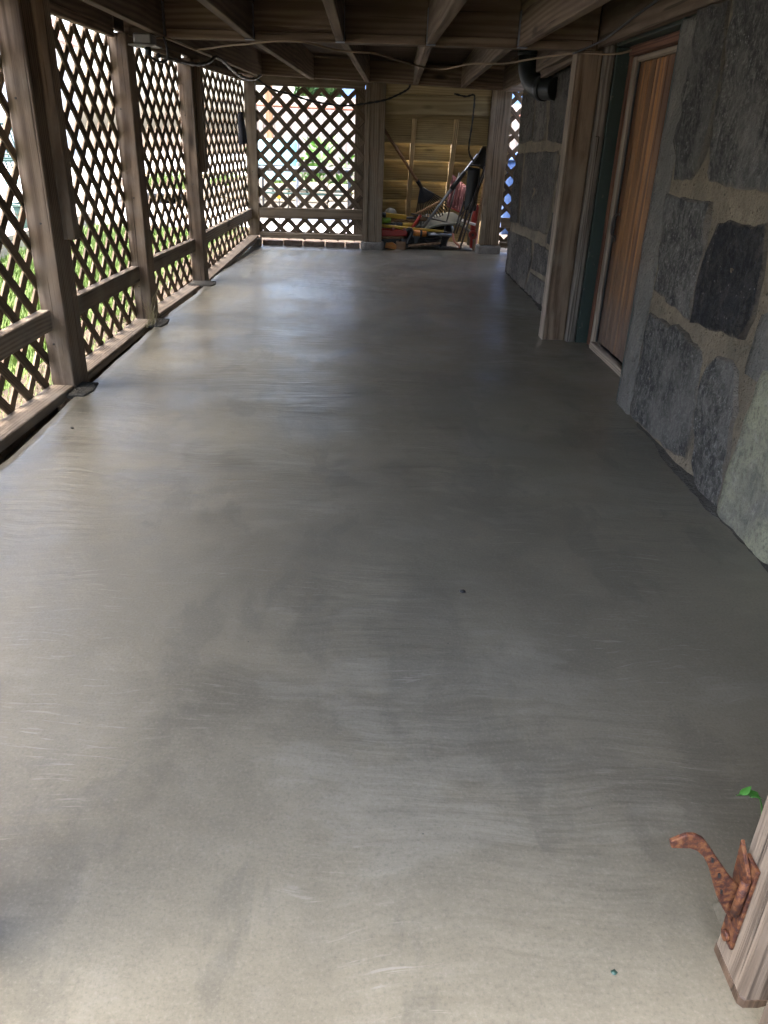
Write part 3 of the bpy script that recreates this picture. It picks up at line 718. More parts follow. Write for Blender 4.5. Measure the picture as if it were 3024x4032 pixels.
abox('pale_edge', (.952, 4.094, -.03), (.9595, 4.18, 1.33), 'jamb', WP, 'z', .002)

# ------------------------------------------------------------------ pipe and cables under the deck
PP = thing('drain_pipe', 'black plastic drain elbow coming out of the stone wall near the ceiling', 'pipe', (1.05, 5.3, 1.2))
tube('elbow', curve_pts([(.985, 5.52, 1.50), (.985, 5.52, 1.40), (.995, 5.50, 1.325), (1.02, 5.44, 1.265), (1.06, 5.36, 1.24), (1.12, 5.26, 1.235)], 6), .062, 'pipe', PP, 20)
tube('collar', [(1.052, 5.375, 1.243), (1.072, 5.340, 1.240)], .071, 'pipe', PP, 20)
tube('collar', [(.985, 5.52, 1.425), (.985, 5.52, 1.46)], .069, 'pipe', PP, 20)
CB = tube('tan_cable', curve_pts([(-1.0, 4.20, 1.318), (-.945, 4.24, 1.322), (-.905, 4.55, 1.312), (-.865, 4.62, 1.314), (-.70, 4.42, 1.318), (-.573, 4.26, 1.316), (-.51, 4.14, 1.312), (-.40, 4.08, 1.318), (-.30, 4.1, 1.318), (-.15, 4.33, 1.31), (.028, 4.40, 1.309), (.17, 4.7, 1.303), (.313, 5.0, 1.300), (.42, 5.05, 1.299), (.545, 4.75, 1.309), (.70, 4.62, 1.306), (.80, 4.32, 1.310), (.92, 4.12, 1.317), (1.0, 4.07, 1.318), (1.08, 4.0, 1.312), (1.15, 3.98, 1.322), (1.19, 3.96, 1.345)], 6), .0048, 'cable', None, 8)
tag(CB, 'tan cable looping along the underside of the cross beam', 'cable')
tag(tube('thin_cable', curve_pts([(.93, 4.08, 1.315), (1.0, 3.85, 1.35), (1.02, 3.45, 1.40), (1.02, 3.1, 1.43), (1.02, 2.9, 1.46)], 6), .0045, 'black', None, 7), 'thin black wire stapled along the wall ledger above the door', 'wire')
tag(tube('hanging_cable', curve_pts([(-.93, 7.26, 1.335), (-.80, 7.26, 1.260), (-.636, 7.25, 1.224), (-.485, 7.25, 1.186), (-.295, 7.25, 1.163), (-.165, 7.25, 1.161), (.009, 7.25, 1.187), (.139, 7.25, 1.214), (.244, 7.26, 1.257), (.322, 7.27, 1.300), (.34, 7.27, 1.335)], 8), .0075, 'black', None, 8, twist=.9), 'black twisted cable sagging in front of the far lattice', 'cable')
tag(tube('drop_cord', curve_pts([(.72, 7.40, 1.285), (.82, 7.40, 1.268), (.885, 7.40, 1.283), (.897, 7.41, 1.233), (.892, 7.42, 1.058), (.884, 7.45, .90), (.896, 7.48, .83), (.925, 7.52, .79), (.963, 7.6, .762)], 7), .007, 'black', None, 8, twist=.9), 'black cord hanging down in front of the pale stairs', 'cord')
tag(tube('twisted_cable', curve_pts([(-1.05, 4.45, 1.268), (-1.0, 4.7, 1.262), (-.96, 5.0, 1.270), (-.93, 5.2, 1.300), (-.92, 5.35, 1.335), (-.90, 5.5, 1.325), (-.885, 5.9, 1.285), (-.87, 6.3, 1.275), (-.86, 6.7, 1.30), (-.85, 6.9, 1.335)], 10), .009, 'black', None, 8, twist=.8), 'thick black twisted cable draped under the deck at the left', 'cable')
JB = thing('junction_box', 'grey metal junction box with a flat lip and hanging cord under the beam', 'junction box', (-1.03, 4.2, 1.28))
abox('housing', (-1.068, 4.08, 1.284), (-.988, 4.19, 1.326), 'box', JB, 'x', .006)
abox('lip', (-1.09, 4.075, 1.276), (-.965, 4.195, 1.2835), 'box', JB, 'x', .002)
tube('cord', curve_pts([(-1.02, 4.14, 1.277), (-1.015, 4.15, 1.245), (-.995, 4.2, 1.225), (-.955, 4.22, 1.232), (-.945, 4.2, 1.28), (-.955, 4.19, 1.325)], 7), .005, 'black', JB, 8)
tube('plug', [(-1.02, 4.14, 1.278), (-1.018, 4.145, 1.245)], .014, 'black', JB, 10)
BG = sheet('hanging_bag', lambda u, v: Vector((-1.03 + .035 * (1 - .45 * v ** 2) * math.cos(2 * math.pi * u) - .012 * v, 7.10 + .06 * (1 - .5 * v) * math.sin(2 * math.pi * u), .84 + .235 * v + .006 * math.sin(9 * u))), 16, 8, 0, 'cloth')
tag(BG, 'dark cloth bag hanging on the far left lattice', 'bag')

# ------------------------------------------------------------------ gate opening in the foreground
GP = thing('gate_post', 'pale timber gate post at the lower right corner with a dark wet foot', 'post', (.53, .62, 0))
abox('timber', (.480, .578, .0), (.570, .657, 1.33), 'gate', GP, 'z', .006)
o = abox('wet_foot', (.4794, .5774, -.01), (.5706, .6576, .020), 'wetwood', GP, 'z', .0055); o['label'] = 'dark water-stained foot of the post'
tag(abox('gate_board', (.492, .470, -.01), (.60, .560, 1.33), 'gate', None, 'z', .006), 'mossy pale board standing against the gate post at the corner', 'board')
fillet('gate_fillet', [(.462, .72), (.456, .66), (.455, .60), (.456, .54), (.46, .47)], .012, GP, 'concrete', 4)
LT = thing('gate_latch', 'rusty iron gate latch with a curved arm bolted to the pale post', 'latch', (.478, .63, .1))
abox('back_plate', (.4745, .618, .050), (.4795, .646, .190), 'rust', LT, 'z', .001)
arm = [(.369, .225), (.386, .236), (.397, .2355), (.408, .229), (.418, .216), (.430, .199), (.443, .181), (.456, .163), (.473, .146), (.4735, .085), (.467, .096), (.459, .108), (.449, .124), (.441, .142), (.432, .164), (.424, .183), (.414, .200), (.404, .210), (.394, .214), (.373, .214)]
prism('arm', [(x, .630, z) for x, z in arm], (0, 1, 0), .006, 'rust', LT, .0012)
prism('catch', [(.4735, y, z) for y, z in ((.655, .203), (.624, .178), (.619, .160), (.622, .135), (.640, .130), (.650, .150))], (-1, 0, 0), .005, 'rust', LT, .0008)
tube('pin', [(.4675, .622, .112), (.4675, .622, .172)], .0055, 'rust', LT, 12)
tube('rivet', [(.4745, .630, .062), (.469, .630, .062)], .007, 'rust', LT, 12)
for k, (x, z) in enumerate(((.424, .196), (.438, .170), (.447, .142))):
    prism('slot', [(x - .0012, .6292, z + .004), (x + .0018, .6292, z + .003), (x + .0030, .6292, z - .004), (x + .0002, .6292, z - .003)], (0, 1, 0), .002, 'black', LT, 0)
tag(abox('gate_jamb', (-.64, .615, -.02), (-.492, .70, 1.33), 'post', None, 'z', .006), 'dark timber gate jamb outside the lower left edge, placed for its shadow', 'post')  # kept out of view so only its shadow reaches the floor in frame
EP = thing('end_boards', 'upright boards closing the gap between gate post and stone wall', 'boards', (.8, .6, 0))
x = .60
while x < 1.0:
    abox('plank', (x + .002, .60, .0), (min(x + .14, 1.03) - .002, .622, 1.33), 'gate', EP, 'z'); x += .14
def leaf_mesh(L, w, curl=.2, n=6):
    bm = bmesh.new(); rows = []
    for i in range(n + 1):
        t = i / n; hw = w * math.sin(math.pi * min(.999, t ** .8)) ** .8 / 2
        z = curl * L * t * (1 - t)
        rows.append([bm.verts.new((L * t, -hw, z + hw * .35)), bm.verts.new((L * t, 0, z)), bm.verts.new((L * t, hw, z + hw * .35))])
    for a, b in zip(rows[:-1], rows[1:]):
        for k in (0, 1): bm.faces.new((a[k], b[k], b[k + 1], a[k + 1]))
    me = bpy.data.meshes.new('leaf'); bm.to_mesh(me); bm.free(); smooth_me(me); return me
LF = thing('leaf_sprig', 'small bright green leaf sprig poking out behind the gate post', 'leaves', (.57, .78, 0))
tube('stem', curve_pts([(.60, .80, .0), (.585, .79, .09), (.566, .78, .138), (.553, .78, .142)], 5), .0012, 'leaf', LF, 6)
lm = leaf_mesh(.042, .024)
for p, rz, ry, rx, sc in (((.566, .78, .141), 3.02, .05, 1.1, .80), ((.562, .779, .146), 2.9, -.25, .9, .45), ((.533, .778, .150), .05, -.75, 1.25, .46), ((.571, .779, .138), 2.3, .5, .8, .5)):
    o = add('leaf', lm, 'leaf', LF, Matrix.Translation(p) @ Matrix.Rotation(rz, 4, 'Z') @ Matrix.Rotation(ry, 4, 'Y') @ Matrix.Rotation(rx, 4, 'X') @ Matrix.Scale(sc, 4))

# bits lying on the fresh floor
def bit(x, y, r, lab, mat='black', seed=1):
    tag(blob('debris', (x, y, r * .3), (r, r * .8, r * .45), mat, None, seed, .6, 1), lab, 'debris')
bit(.245, 1.53, .009, 'small dark twig bit on the middle of the floor', 'black', 3)
bit(.337, .62, .005, 'tiny dull green leaf bit on the floor by the gate post', 'darkgreen', 5)
bit(-1.0, 2.55, .007, 'small dark crumb on the floor under the left fence', 'black', 8)

# ------------------------------------------------------------------ tool store under the stairs
RK = thing('leaf_rake', 'black leaf rake with brown wooden handle leaning against the stairs', 'rake', (.55, 7.85, 0))
rh = tube('handle', [(.12, 7.60, 1.025), (.30, 7.72, .79), (.487, 7.845, .557)], .013, 'handle', RK, 10)
tube('ferrule', [(.470, 7.834, .580), (.51, 7.862, .525)], .019, 'black', rh, 10)
for k in range(15):
    a = -.62 + 1.24 * k / 14; d = Vector((.13, .0, -.235)).normalized()
    dr = Vector((d.x * math.cos(a) - d.z * math.sin(a), .05, d.x * math.sin(a) + d.z * math.cos(a)))
    p = Vector((.505, 7.858, .53))
    tube('tine', [p, p + dr * .18, p + dr * .31, p + dr * .325 + Vector((0, -.03, -.012))], .006, 'black', RK, 5)
sheet('fan', lambda u, v: Vector((.505, 7.861, .53)) + Vector((math.sin(-.62 + 1.24 * u + .507), .04, -math.cos(-.62 + 1.24 * u + .507))) * (.03 + .12 * v), 12, 4, .003, 'black', RK)
SH = thing('snow_shovel', 'grey-shafted shovel with black grip and dark blade, upside down against the post', 'shovel', (.8, 7.65, 0))
tube('shaft', [(.512, 7.615, .165), (.779, 7.66, .529), (1.0, 7.69, .822)], .0135, 'greym', SH, 12)
tube('grip', [(.775, 7.6595, .524), (.892, 7.678, .676)], .021, 'black', SH, 12)
sheet('blade', lambda u, v: Vector((.955, 7.69, .745)) + Vector((.092, .01, .165)) * v + Vector((.135, .015, -.06)) * u * (1 - .35 * v) + Vector((0, .03, 0)) * math.sin(math.pi * u), 8, 8, .004, 'black', SH)
R2 = thing('red_snow_shovel', 'faded red plastic snow shovel blade leaning among the tools', 'shovel', (.83, 7.8, 0))
A, B, C_, D_ = Vector((.80, 7.90, .640)), Vector((.935, 7.85, .545)), Vector((.885, 7.70, .325)), Vector((.752, 7.77, .378))
def pk(u, v):
    p = (A * (1 - u) + B * u) * (1 - v) + (D_ * (1 - u) + C_ * u) * v
    return p + Vector((-.6, -.7, .35)).normalized() * (-.05 * math.sin(math.pi * u) * .8 - .008 * math.cos(10 * math.pi * u))
sheet('blade', pk, 24, 8, .004, 'pink', R2)
tube('edge', [pk(0, 0), pk(0, .5), pk(0, 1)], .006, 'pink', R2, 6); tube('edge', [pk(0, 1), pk(.5, 1), pk(1, 1)], .007, 'red', R2, 6)
prism('socket', [pk(.42, .25), pk(.58, .25), pk(.55, .75), pk(.45, .75)], (-.6, -.7, .35), .02, 'pink', R2, .004)
for lab, pts, r, mat in (('brown wooden tool handle crossing behind the grey shovel shaft', [(.442, 7.75, .277), (.57, 7.735, .347), (.70, 7.72, .419)], .014, 'handle'),
                         ('brown wooden stick lying on the dirt at the left of the tools', [(.06, 7.55, .088), (.2, 7.555, .097), (.36, 7.56, .105)], .011, 'handle')):
    tag(tube('wooden_pole', pts, r, mat, None, 10), lab, 'pole')
FC = thing('folded_chair', 'folded dark metal chair frame with black seat leaning at the right post', 'chair', (.93, 7.58, 0))
fs_ = sheet('seat', lambda u, v: Vector((.915, 7.63, .72)) + Vector((.10, .0, -.01)) * u + Vector((-.015, -.02, -.36)) * v + Vector((0, -.012 * math.sin(math.pi * u), 0)), 8, 10, .014, 'black', FC)
tube('seat_rim', curve_pts([(.915, 7.615, .715), (.93, 7.612, .732), (1.0, 7.612, .730), (1.018, 7.612, .70), (1.005, 7.6, .36)], 6), .007, 'black', fs_, 8)
for p in ([(1.06, 7.60, .728), (.97, 7.575, .44), (.861, 7.548, .085)], [(1.073, 7.62, .70), (1.0, 7.6, .47), (.955, 7.58, .33)], [(1.01, 7.60, .475), (.94, 7.56, .24), (.879, 7.518, .02)],
          [(.898, 7.62, .43), (.86, 7.60, .30), (.816, 7.575, .145)], [(.93, 7.63, .42), (.885, 7.61, .29), (.842, 7.58, .15)], [(.925, 7.60, .36), (.90, 7.57, .20), (.875, 7.54, .09)]):
    tube('leg', p, .0085, 'darkm', FC, 8)
tube('foot_bar', curve_pts([(.812, 7.574, .15), (.816, 7.55, .105), (.835, 7.54, .075), (.866, 7.53, .055), (.880, 7.52, .03)], 5), .010, 'rustrail', FC, 8)
tube('cross_bar', [(.86, 7.6, .30), (.97, 7.575, .44)], .006, 'darkm', FC, 8)
TB = thing('overturned_tub', 'grey plastic tub lying overturned under the tools', 'tub', (.75, 7.8, 0))
def tubf(u, v):
    a = math.pi * (1.02 * u - .01); x = .765 - .265 * math.cos(a) * (1 - .12 * v)
    z = .015 + .30 * max(0, math.sin(a)) ** .55 * (.72 + .28 * v) * (.82 + .3 * u if u < .6 else 1.0 - .2 * (u - .6) / .4)
    return Vector((x, 7.66 + .27 * v, max(.012, z)))
sheet('shell', tubf, 30, 8, .006, 'tub', TB)
tube('rim', [tubf(k / 30, 0) for k in range(31)], .013, 'tub', TB, 8)
tube('rim_scrap', [(.90, 7.70, .262), (.97, 7.70, .238), (1.03, 7.70, .222)], .012, 'white', TB, 8)
JC = thing('red_container', 'red plastic container tucked in behind the folded chair', 'container', (1.03, 7.75, 0))
sheet('shell', lambda u, v: Vector((1.03 + (.040 - .012 * abs(v - .5)) * math.cos(2 * math.pi * u), 7.75 + .05 * math.sin(2 * math.pi * u), .01 + .365 * v)), 20, 8, 0, 'red', JC)
tube('cap', [(1.03, 7.75, .37), (1.03, 7.75, .395)], .02, 'red', JC, 12)
WH = thing('toy_wheel', 'small red spoked wheel beside the foot of the right post', 'wheel', (1.0, 7.62, .14))
ty = tube('tyre', [(1.0, 7.603, .14), (1.0, 7.637, .14)], .037, 'red', WH, 24)
tube('hub', [(1.0, 7.598, .14), (1.0, 7.603, .14)], .011, 'darkm', WH, 12)
tube('axle', [(1.0, 7.637, .14), (1.0, 7.73, .12)], .008, 'darkm', WH, 8)
for k in range(12):
    a = k * math.pi / 6; tube('spoke', [(1.0 + .013 * math.cos(a), 7.602, .14 + .013 * math.sin(a)), (1.0 + .033 * math.cos(a), 7.602, .14 + .033 * math.sin(a))], .0022, 'brownpaint', ty, 5)
YL = thing('yellow_level', 'thick yellow tool body with black end on top of the pile', 'tool', (.25, 7.62, .28))
board('body', (.10, 7.59, .296), (.372, 7.64, .273), .042, .03, 'yellow', YL, c=.006)
tube('end_cap', [(.135, 7.575, .293), (.178, 7.585, .290)], .022, 'black', YL, 12); tube('shaft', [(.372, 7.645, .268), (.46, 7.67, .262)], .012, 'black', YL, 10)
GR = thing('lime_handled_tool', 'long wooden tool handle with a lime green end', 'tool', (.3, 7.62, .24))
tube('handle', [(.20, 7.60, .243), (.452, 7.68, .250), (.60, 7.75, .262)], .019, 'handle', GR, 10); tube('green_end', [(.08, 7.575, .240), (.225, 7.604, .244)], .026, 'lime', GR, 12)
Y2 = thing('yellow_handled_tool', 'yellow handle with black grip lying below the lime green end', 'tool', (.35, 7.6, .2))
tube('handle', [(.32, 7.597, .210), (.43, 7.617, .207)], .017, 'yellow', Y2, 10); tube('grip', [(.278, 7.588, .211), (.335, 7.598, .209)], .022, 'black', Y2, 12)
Y3 = thing('yellow_shaft', 'long thin yellow shaft lying across the front of the pile', 'tool', (.4, 7.58, .17))
tube('shaft', [(.08, 7.552, .206), (.40, 7.575, .183), (.724, 7.62, .160)], .013, 'yellow', Y3, 10); tube('tip', [(.72, 7.62, .16), (.80, 7.625, .152)], .006, 'darkm', Y3, 8)
tag(tube('red_grip', curve_pts([(.505, 7.618, .298), (.492, 7.616, .275), (.473, 7.612, .245), (.452, 7.605, .215), (.43, 7.598, .185)], 4), .014, 'red', None, 10), 'curved red grip sticking up from the pile', 'grip')
HT = thing('hedge_trimmer', 'red power tool with black guard and orange collar at the front of the pile', 'power tool', (.3, 7.56, .1))
prism('body', [(.10, 7.545, .180), (.25, 7.545, .172), (.385, 7.545, .168), (.392, 7.545, .118), (.30, 7.545, .112), (.19, 7.545, .108), (.10, 7.545, .10)], (0, 1, 0), .06, 'red', HT, .008)
for x in (.255, .355): tube('knob', [(x, 7.55, .165), (x, 7.55, .188)], .011, 'pink', HT, 10)
tube('guard', curve_pts([(.375, 7.53, .165), (.40, 7.525, .182), (.425, 7.53, .165), (.415, 7.535, .12), (.395, 7.53, .085), (.385, 7.53, .05)], 5), .017, 'black', HT, 10)
tube('collar', [(.43, 7.555, .148), (.56, 7.575, .140)], .026, 'orange', HT, 12); tube('collar', [(.50, 7.566, .144), (.52, 7.569, .143)], .030, 'black', HT, 12); tube('collar', [(.54, 7.572, .142), (.575, 7.577, .139)], .024, 'black', HT, 12)
tube('shaft', [(.575, 7.58, .137), (.80, 7.605, .133)], .0145, 'greym', HT, 10)
prism('blade', [(.44, 7.54, .12), (.50, 7.54, .11), (.475, 7.54, .06), (.46, 7.54, .05)], (0, 1, 0), .008, 'black', HT, .001)
tube('motor', [(.32, 7.60, .075), (.55, 7.66, .065)], .05, 'black', HT, 14)
OB = thing('orange_scrub_brush', 'orange plastic brush lying on the dirt beside the wood block', 'brush', (.23, 7.53, .03))
prism('body', [(.180, 7.50, .012), (.283, 7.50, .0), (.291, 7.50, .036), (.25, 7.50, .062), (.19, 7.50, .055)], (0, 1, 0), .05, 'orange', OB, .005)
for k in range(8): tube('tooth', [(.195 + .011 * k, 7.499, .046 - .002 * k), (.196 + .011 * k, 7.498, .036 - .002 * k)], .0022, 'yellow', OB, 5)
tag(abox('wood_block', (.285, 7.505, -.005), (.372, 7.60, .068), 'handle', None, 'x', .004), 'square brown block of wood at the front of the pile', 'block')
HM = thing('helmet', 'grey rounded helmet shell behind the yellow tool', 'helmet', (.23, 7.73, .27))
blob('shell', (.228, 7.73, .262), (.068, .08, .082), 'tub', HM, 2, .03, 3, 0.0); tube('brim', [(.15, 7.70, .262), (.31, 7.70, .262)], .008, 'white', HM, 8)
PL = thing('plastic_crate', 'dark plastic crate holding up the tool pile', 'crate', (.3, 7.7, 0))
for a, b in (((.03, 7.60, .0), (.06, 7.9, .20)), ((.40, 7.64, .0), (.43, 7.9, .20)), ((.06, 7.87, .0), (.40, 7.9, .20)), ((.06, 7.62, .0), (.40, 7.64, .19)), ((.06, 7.64, .16), (.40, 7.87, .185))): abox('side', a, b, 'black', PL, 'x', .004)

GH = thing('garden_hose', 'black garden hose coiled on the dirt behind the tools', 'hose', (.62, 7.75, .05))
tube('coil', [(.60 + (.12 + .012 * math.sin(k * .37)) * math.cos(k * .42), 7.72 + .10 * math.sin(k * .42), .022 + .0035 * k * .5) for k in range(60)], .011, 'black', GH, 7)
for lab, a, b, r, mat in (('thin dark metal rod lying across the tool pile', (.42, 7.70, .30), (.88, 7.68, .215), .007, 'darkm'), ('short wooden handle poking out low at the front of the pile', (.40, 7.54, .035), (.70, 7.60, .060), .012, 'handle'),
                          ('dark wooden shaft leaning in the right corner of the store', (1.02, 7.62, .0), (1.12, 7.80, .86), .013, 'handle'), ('thin black rod leaning beside the red shovel', (.70, 7.60, .02), (.86, 7.86, .66), .007, 'black')):
    tag(tube('tool_rod', [a, tuple((u + v) / 2 for u, v in zip(a, b)), b], r, mat, None, 8), lab, 'rod')
tag(blob('dark_sack', (.66, 7.93, .13), (.17, .09, .16), 'black', None, 4, .45, 3, -.13), 'slumped black sack at the back under the stairs', 'sack')

# ------------------------------------------------------------------ yard behind the left fence
def blades(name, n, region, hmin, hmax, mat, label, z0=-.08, w=.004, lean=.5):
    vs = []; fs = []
    for _ in range(n):
        x = random.uniform(region[0], region[1]); y = random.uniform(region[2], region[3])
        if mnoise.noise(Vector((x * 1.5, y * 1.5, 6))) < -.35: continue
        h = random.uniform(hmin, hmax); a = random.uniform(0, 6.28); l = random.uniform(.1, lean) * h
        dx, dy = math.cos(a), math.sin(a); px, py = -dy * w, dx * w; b = len(vs)
        zz = z0 + .03 * mnoise.noise(Vector((x * 2, y * 2, 3.1)))
        vs += [(x - px, y - py, zz), (x + px, y + py, zz), (x + dx * l * .4 + px * .7, y + dy * l * .4 + py * .7, zz + h * .6), (x + dx * l * .4 - px * .7, y + dy * l * .4 - py * .7, zz + h * .6), (x + dx * l, y + dy * l, zz + h)]
        fs += [(b, b + 1, b + 2, b + 3), (b + 3, b + 2, b + 4)]
    me = bpy.data.meshes.new(name); me.from_pydata(vs, [], fs)
    return tag(add(name, me, mat), label, 'grass', None, 'stuff')
blades('lawn_grass', 42000, (-2.95, -1.28, 1.2, 9.2), .03, .09, 'grass', 'bright green grass growing outside the left fence')
blades('dry_wisps', 120, (-1.14, -1.10, 3.7, 4.2), .08, .22, 'dry', 'dry grass wisps caught on the left fence', .0, .001, 1.0)
TE = board('timber_edging', (-3.04, -3, .0), (-3.04, 9.2, .0), .16, .07, 'fence'); tag(TE, 'low timber edging between lawn and paving', 'edging')

def patio_chair(x, y, rz, label, mat='darkgreen', sling='teal'):
    P = thing('patio_chair', label, 'chair', (x, y, -.08), 'metal patio chairs in the left yard')
    Mx = Matrix.Translation((x, y, -.08)) @ Matrix.Rotation(rz, 4, 'Z')
    T = lambda pts: [Mx @ Vector(p) for p in pts]
    for s in (-.27, .27):
        tube('leg', T(curve_pts([(.28, s, 0), (.26, s, .35), (.24, s, .60), (.15, s, .64), (-.2, s, .63)], 4)), .014, mat, P, 7)
        tube('leg', T(curve_pts([(-.30, s * .95, 0), (-.24, s * .95, .3), (-.22, s * .95, .42), (-.28, s * .95, .75), (-.36, s * .9, .98)], 4)), .014, mat, P, 7)
    tube('top_rail', T([(-.36, -.245, .98), (-.37, 0, 1.0), (-.36, .245, .98)]), .014, mat, P, 7)
    sheet('seat', lambda u, v: Mx @ Vector((-.22 + .48 * u, -.25 + .5 * v, .41 - .03 * math.sin(math.pi * u) + .03 * u)), 6, 4, .01, sling, P)
    for k in range(6):
        b = -.2 + .08 * k; tube('back_slat', T([(-.23, b, .44), (-.30, b, .75), (-.36, b, .98)]), .010, mat, P, 6)
patio_chair(-4.1, 9.6, .6, 'dark metal patio chair seen through the second lattice panel')
patio_chair(-4.6, 11.4, -.4, 'dark metal patio chair farther off behind the left lattice')
patio_chair(-3.9, 7.0, 1.2, 'dark metal patio chair close behind the first lattice panels')
patio_chair(-3.7, 5.0, 2.4, 'dark metal patio chair at the left picture edge')
YT = thing('yard_table', 'dark round patio table standing among the chairs in the left yard', 'table', (-4.6, 8.3, -.08))
tube('top', [(-4.6, 8.3, .62), (-4.6, 8.3, .645)], .5, 'darkgreen', YT, 28)
for k in range(4):
    a = k * math.pi / 2 + .4; tube('leg', [(-4.6 + .15 * math.cos(a), 8.3 + .15 * math.sin(a), .62), (-4.6 + .4 * math.cos(a), 8.3 + .4 * math.sin(a), -.08)], .018, 'darkgreen', YT, 7)
for x, y, r, lab in ((-3.35, 4.2, .17, 'dark green planter pot nearest the left picture edge'), (-3.5, 6.2, .16, 'dark green planter pot by the timber edging'), (-3.4, 8.4, .15, 'dark green planter pot farthest along the timber edging')):
    P = thing('planter', lab, 'planter', (x, y, -.08), 'planter pots along the edging')
    pt = sheet('pot', lambda u, v: Vector((x + r * (.75 + .25 * v) * math.cos(2 * math.pi * u), y + r * (.75 + .25 * v) * math.sin(2 * math.pi * u), -.08 + .28 * v)), 20, 3, .008, 'darkgreen', P)
    tube('rim', [(x + r * 1.02 * math.cos(k * math.pi / 12), y + r * 1.02 * math.sin(k * math.pi / 12), .20) for k in range(25)], .014, 'darkgreen', pt, 7)
    tube('earth', [(x, y, .10), (x, y, .16)], r * .93, 'soil', P, 16)
HS = thing('white_house', 'pale clapboard house with a pinkish roof beyond the left yard', 'house', (-11, 12, -.1))
abox('wall', (-15, 1, -.1), (-11.2, 34, 3.6), 'siding_white', HS, 'y', 0)
for k in range(22): abox('clapboard', (-11.2, 1, -.05 + k * .165), (-11.18 + .004 * (k % 2), 34, .105 + k * .165), 'siding_white', HS, 'y', .003)
prism('roof', [(-10.8, .6, 3.55), (-13.1, .6, 5.3), (-15.4, .6, 3.55)], (0, 1, 0), 34, 'roof', HS, 0)
for y in (6, 11, 16, 22): 
    wv = abox('window', (-11.17, y, 1.0), (-11.12, y + 1.0, 2.3), 'siding_white', HS, 'z', .004)
    abox('window_pane', (-11.14, y + .08, 1.08), (-11.115, y + .92, 2.22), 'teal', wv, 'z', 0)

# ------------------------------------------------------------------ yard beyond the far lattice
def ngon(cx, cy, rx, ry, n, z): return [(cx + rx * math.cos(2 * math.pi * k / n), cy + ry * math.sin(2 * math.pi * k / n), z) for k in range(n)]
PT = thing('glass_patio_table', 'glass-topped patio table with a black rim beyond the far lattice', 'table', (-.75, 10.6, -.06))
abox('glass_top', (-1.38, 10.2, .532), (-.20, 11.0, .542), 'glass', PT, 'x', .002)
tube('rim', [(-1.4, 10.18, .535), (-.18, 10.18, .535), (-.18, 11.02, .535), (-1.4, 11.02, .535), (-1.4, 10.18, .535)], .022, 'black', PT, 8)
for x, y in ((-1.36, 10.22), (-.22, 10.22), (-1.36, 10.98), (-.22, 10.98)): tube('leg', [(x, y, .53), (x, y, .2), (x, y, -.06)], .016, 'black', PT, 8)
tube('stretcher', [(-1.36, 10.22, .27), (-.22, 10.22, .27)], .012, 'darkgreen', PT, 8); tube('stretcher', [(-1.36, 10.98, .27), (-.22, 10.98, .27)], .012, 'darkgreen', PT, 8)
TC = thing('sling_chair', 'pale teal sling chair standing behind the glass table', 'chair', (-1.2, 11.55, -.06))
sheet('sling', lambda u, v: Vector((-1.48 + .52 * u, 11.3 + .35 * v - .03 * math.sin(math.pi * u), .36 + .06 * v if v < .45 else .387 + (v - .45) * .85)), 6, 12, .012, 'teal', TC)
for x in (-1.50, -.94): 
    tube('leg', curve_pts([(x, 11.75, -.06), (x, 11.6, .35), (x, 11.68, .88)], 5), .014, 'greym', TC, 8); tube('leg', curve_pts([(x, 11.25, -.06), (x, 11.28, .3), (x, 11.4, .55), (x, 11.6, .56)], 5), .014, 'greym', TC, 8)
tag(abox('yellow_tag', (-1.03, 9.6, .25), (-.985, 9.62, .36), 'yellow', None, 'z', .004), 'small yellow marker seen low through the far lattice', 'marker')
tube_m = tube('marker_stake', [(-1.008, 9.63, -.06), (-1.008, 9.63, .35)], .006, 'black'); tag(tube_m, 'thin dark stake behind the yellow marker', 'stake')
GW = thing('garden_wall', 'low buff stone retaining wall across the far yard', 'wall', (-.5, 12.2, -.06))
x = -2.6
while x < 3.0:
    w = random.uniform(.22, .40); z = -.08
    while z < .2:
        h = random.uniform(.10, .15)
        abox('stone', (x, 12.15 + random.uniform(-.02, .02), z), (x + w - .012, 12.45, z + h - .01), 'retaining', GW, 'x', .018); z += h
    x += w
flat('planting_bed', -4, 3, 12.4, 14.6, .14, 'soil', 10, 8, .08, 1.5)
blades('bed_grass', 9000, (-3.5, 2.5, 12.4, 14.4), .06, .22, 'grass', 'ragged grass along the top of the garden wall', .12, .007)
def leafy(name, x, y, z, n, L, spread, h, label, mat='bush', group=None, cat='plant', shape='rosette'):
    P = thing(name, label, cat, (x, y, z), group); tube('stem', [(x, y, z - .02), (x + .01, y, z + h * .8)], .008, mat, P, 6)
    vs = []; fs = []; base = leaf_mesh(L, L * .42); bv = [v.co.copy() for v in base.vertices]; bf = [tuple(p.vertices) for p in base.polygons]
    for k in range(n):
        a = random.uniform(0, 6.28); t = random.random() ** .8; el = random.uniform(-.2, 1.1)
        r = spread * random.random() ** .6 * (1 - .3 * t)
        m = Matrix.Translation((x + r * .6 * math.cos(a), y + r * .6 * math.sin(a), z + h * t)) @ Matrix.Rotation(a, 4, 'Z') @ Matrix.Rotation(-el, 4, 'Y') @ Matrix.Rotation(random.uniform(-.6, .6), 4, 'X') @ Matrix.Scale(random.uniform(.6, 1.15), 4)
        b = len(vs); vs += [tuple(m @ v) for v in bv]; fs += [tuple(i + b for i in f) for f in bf]
    me = bpy.data.meshes.new('foliage'); me.from_pydata(vs, [], fs); smooth_me(me); o = add('foliage', me, mat, P); return P
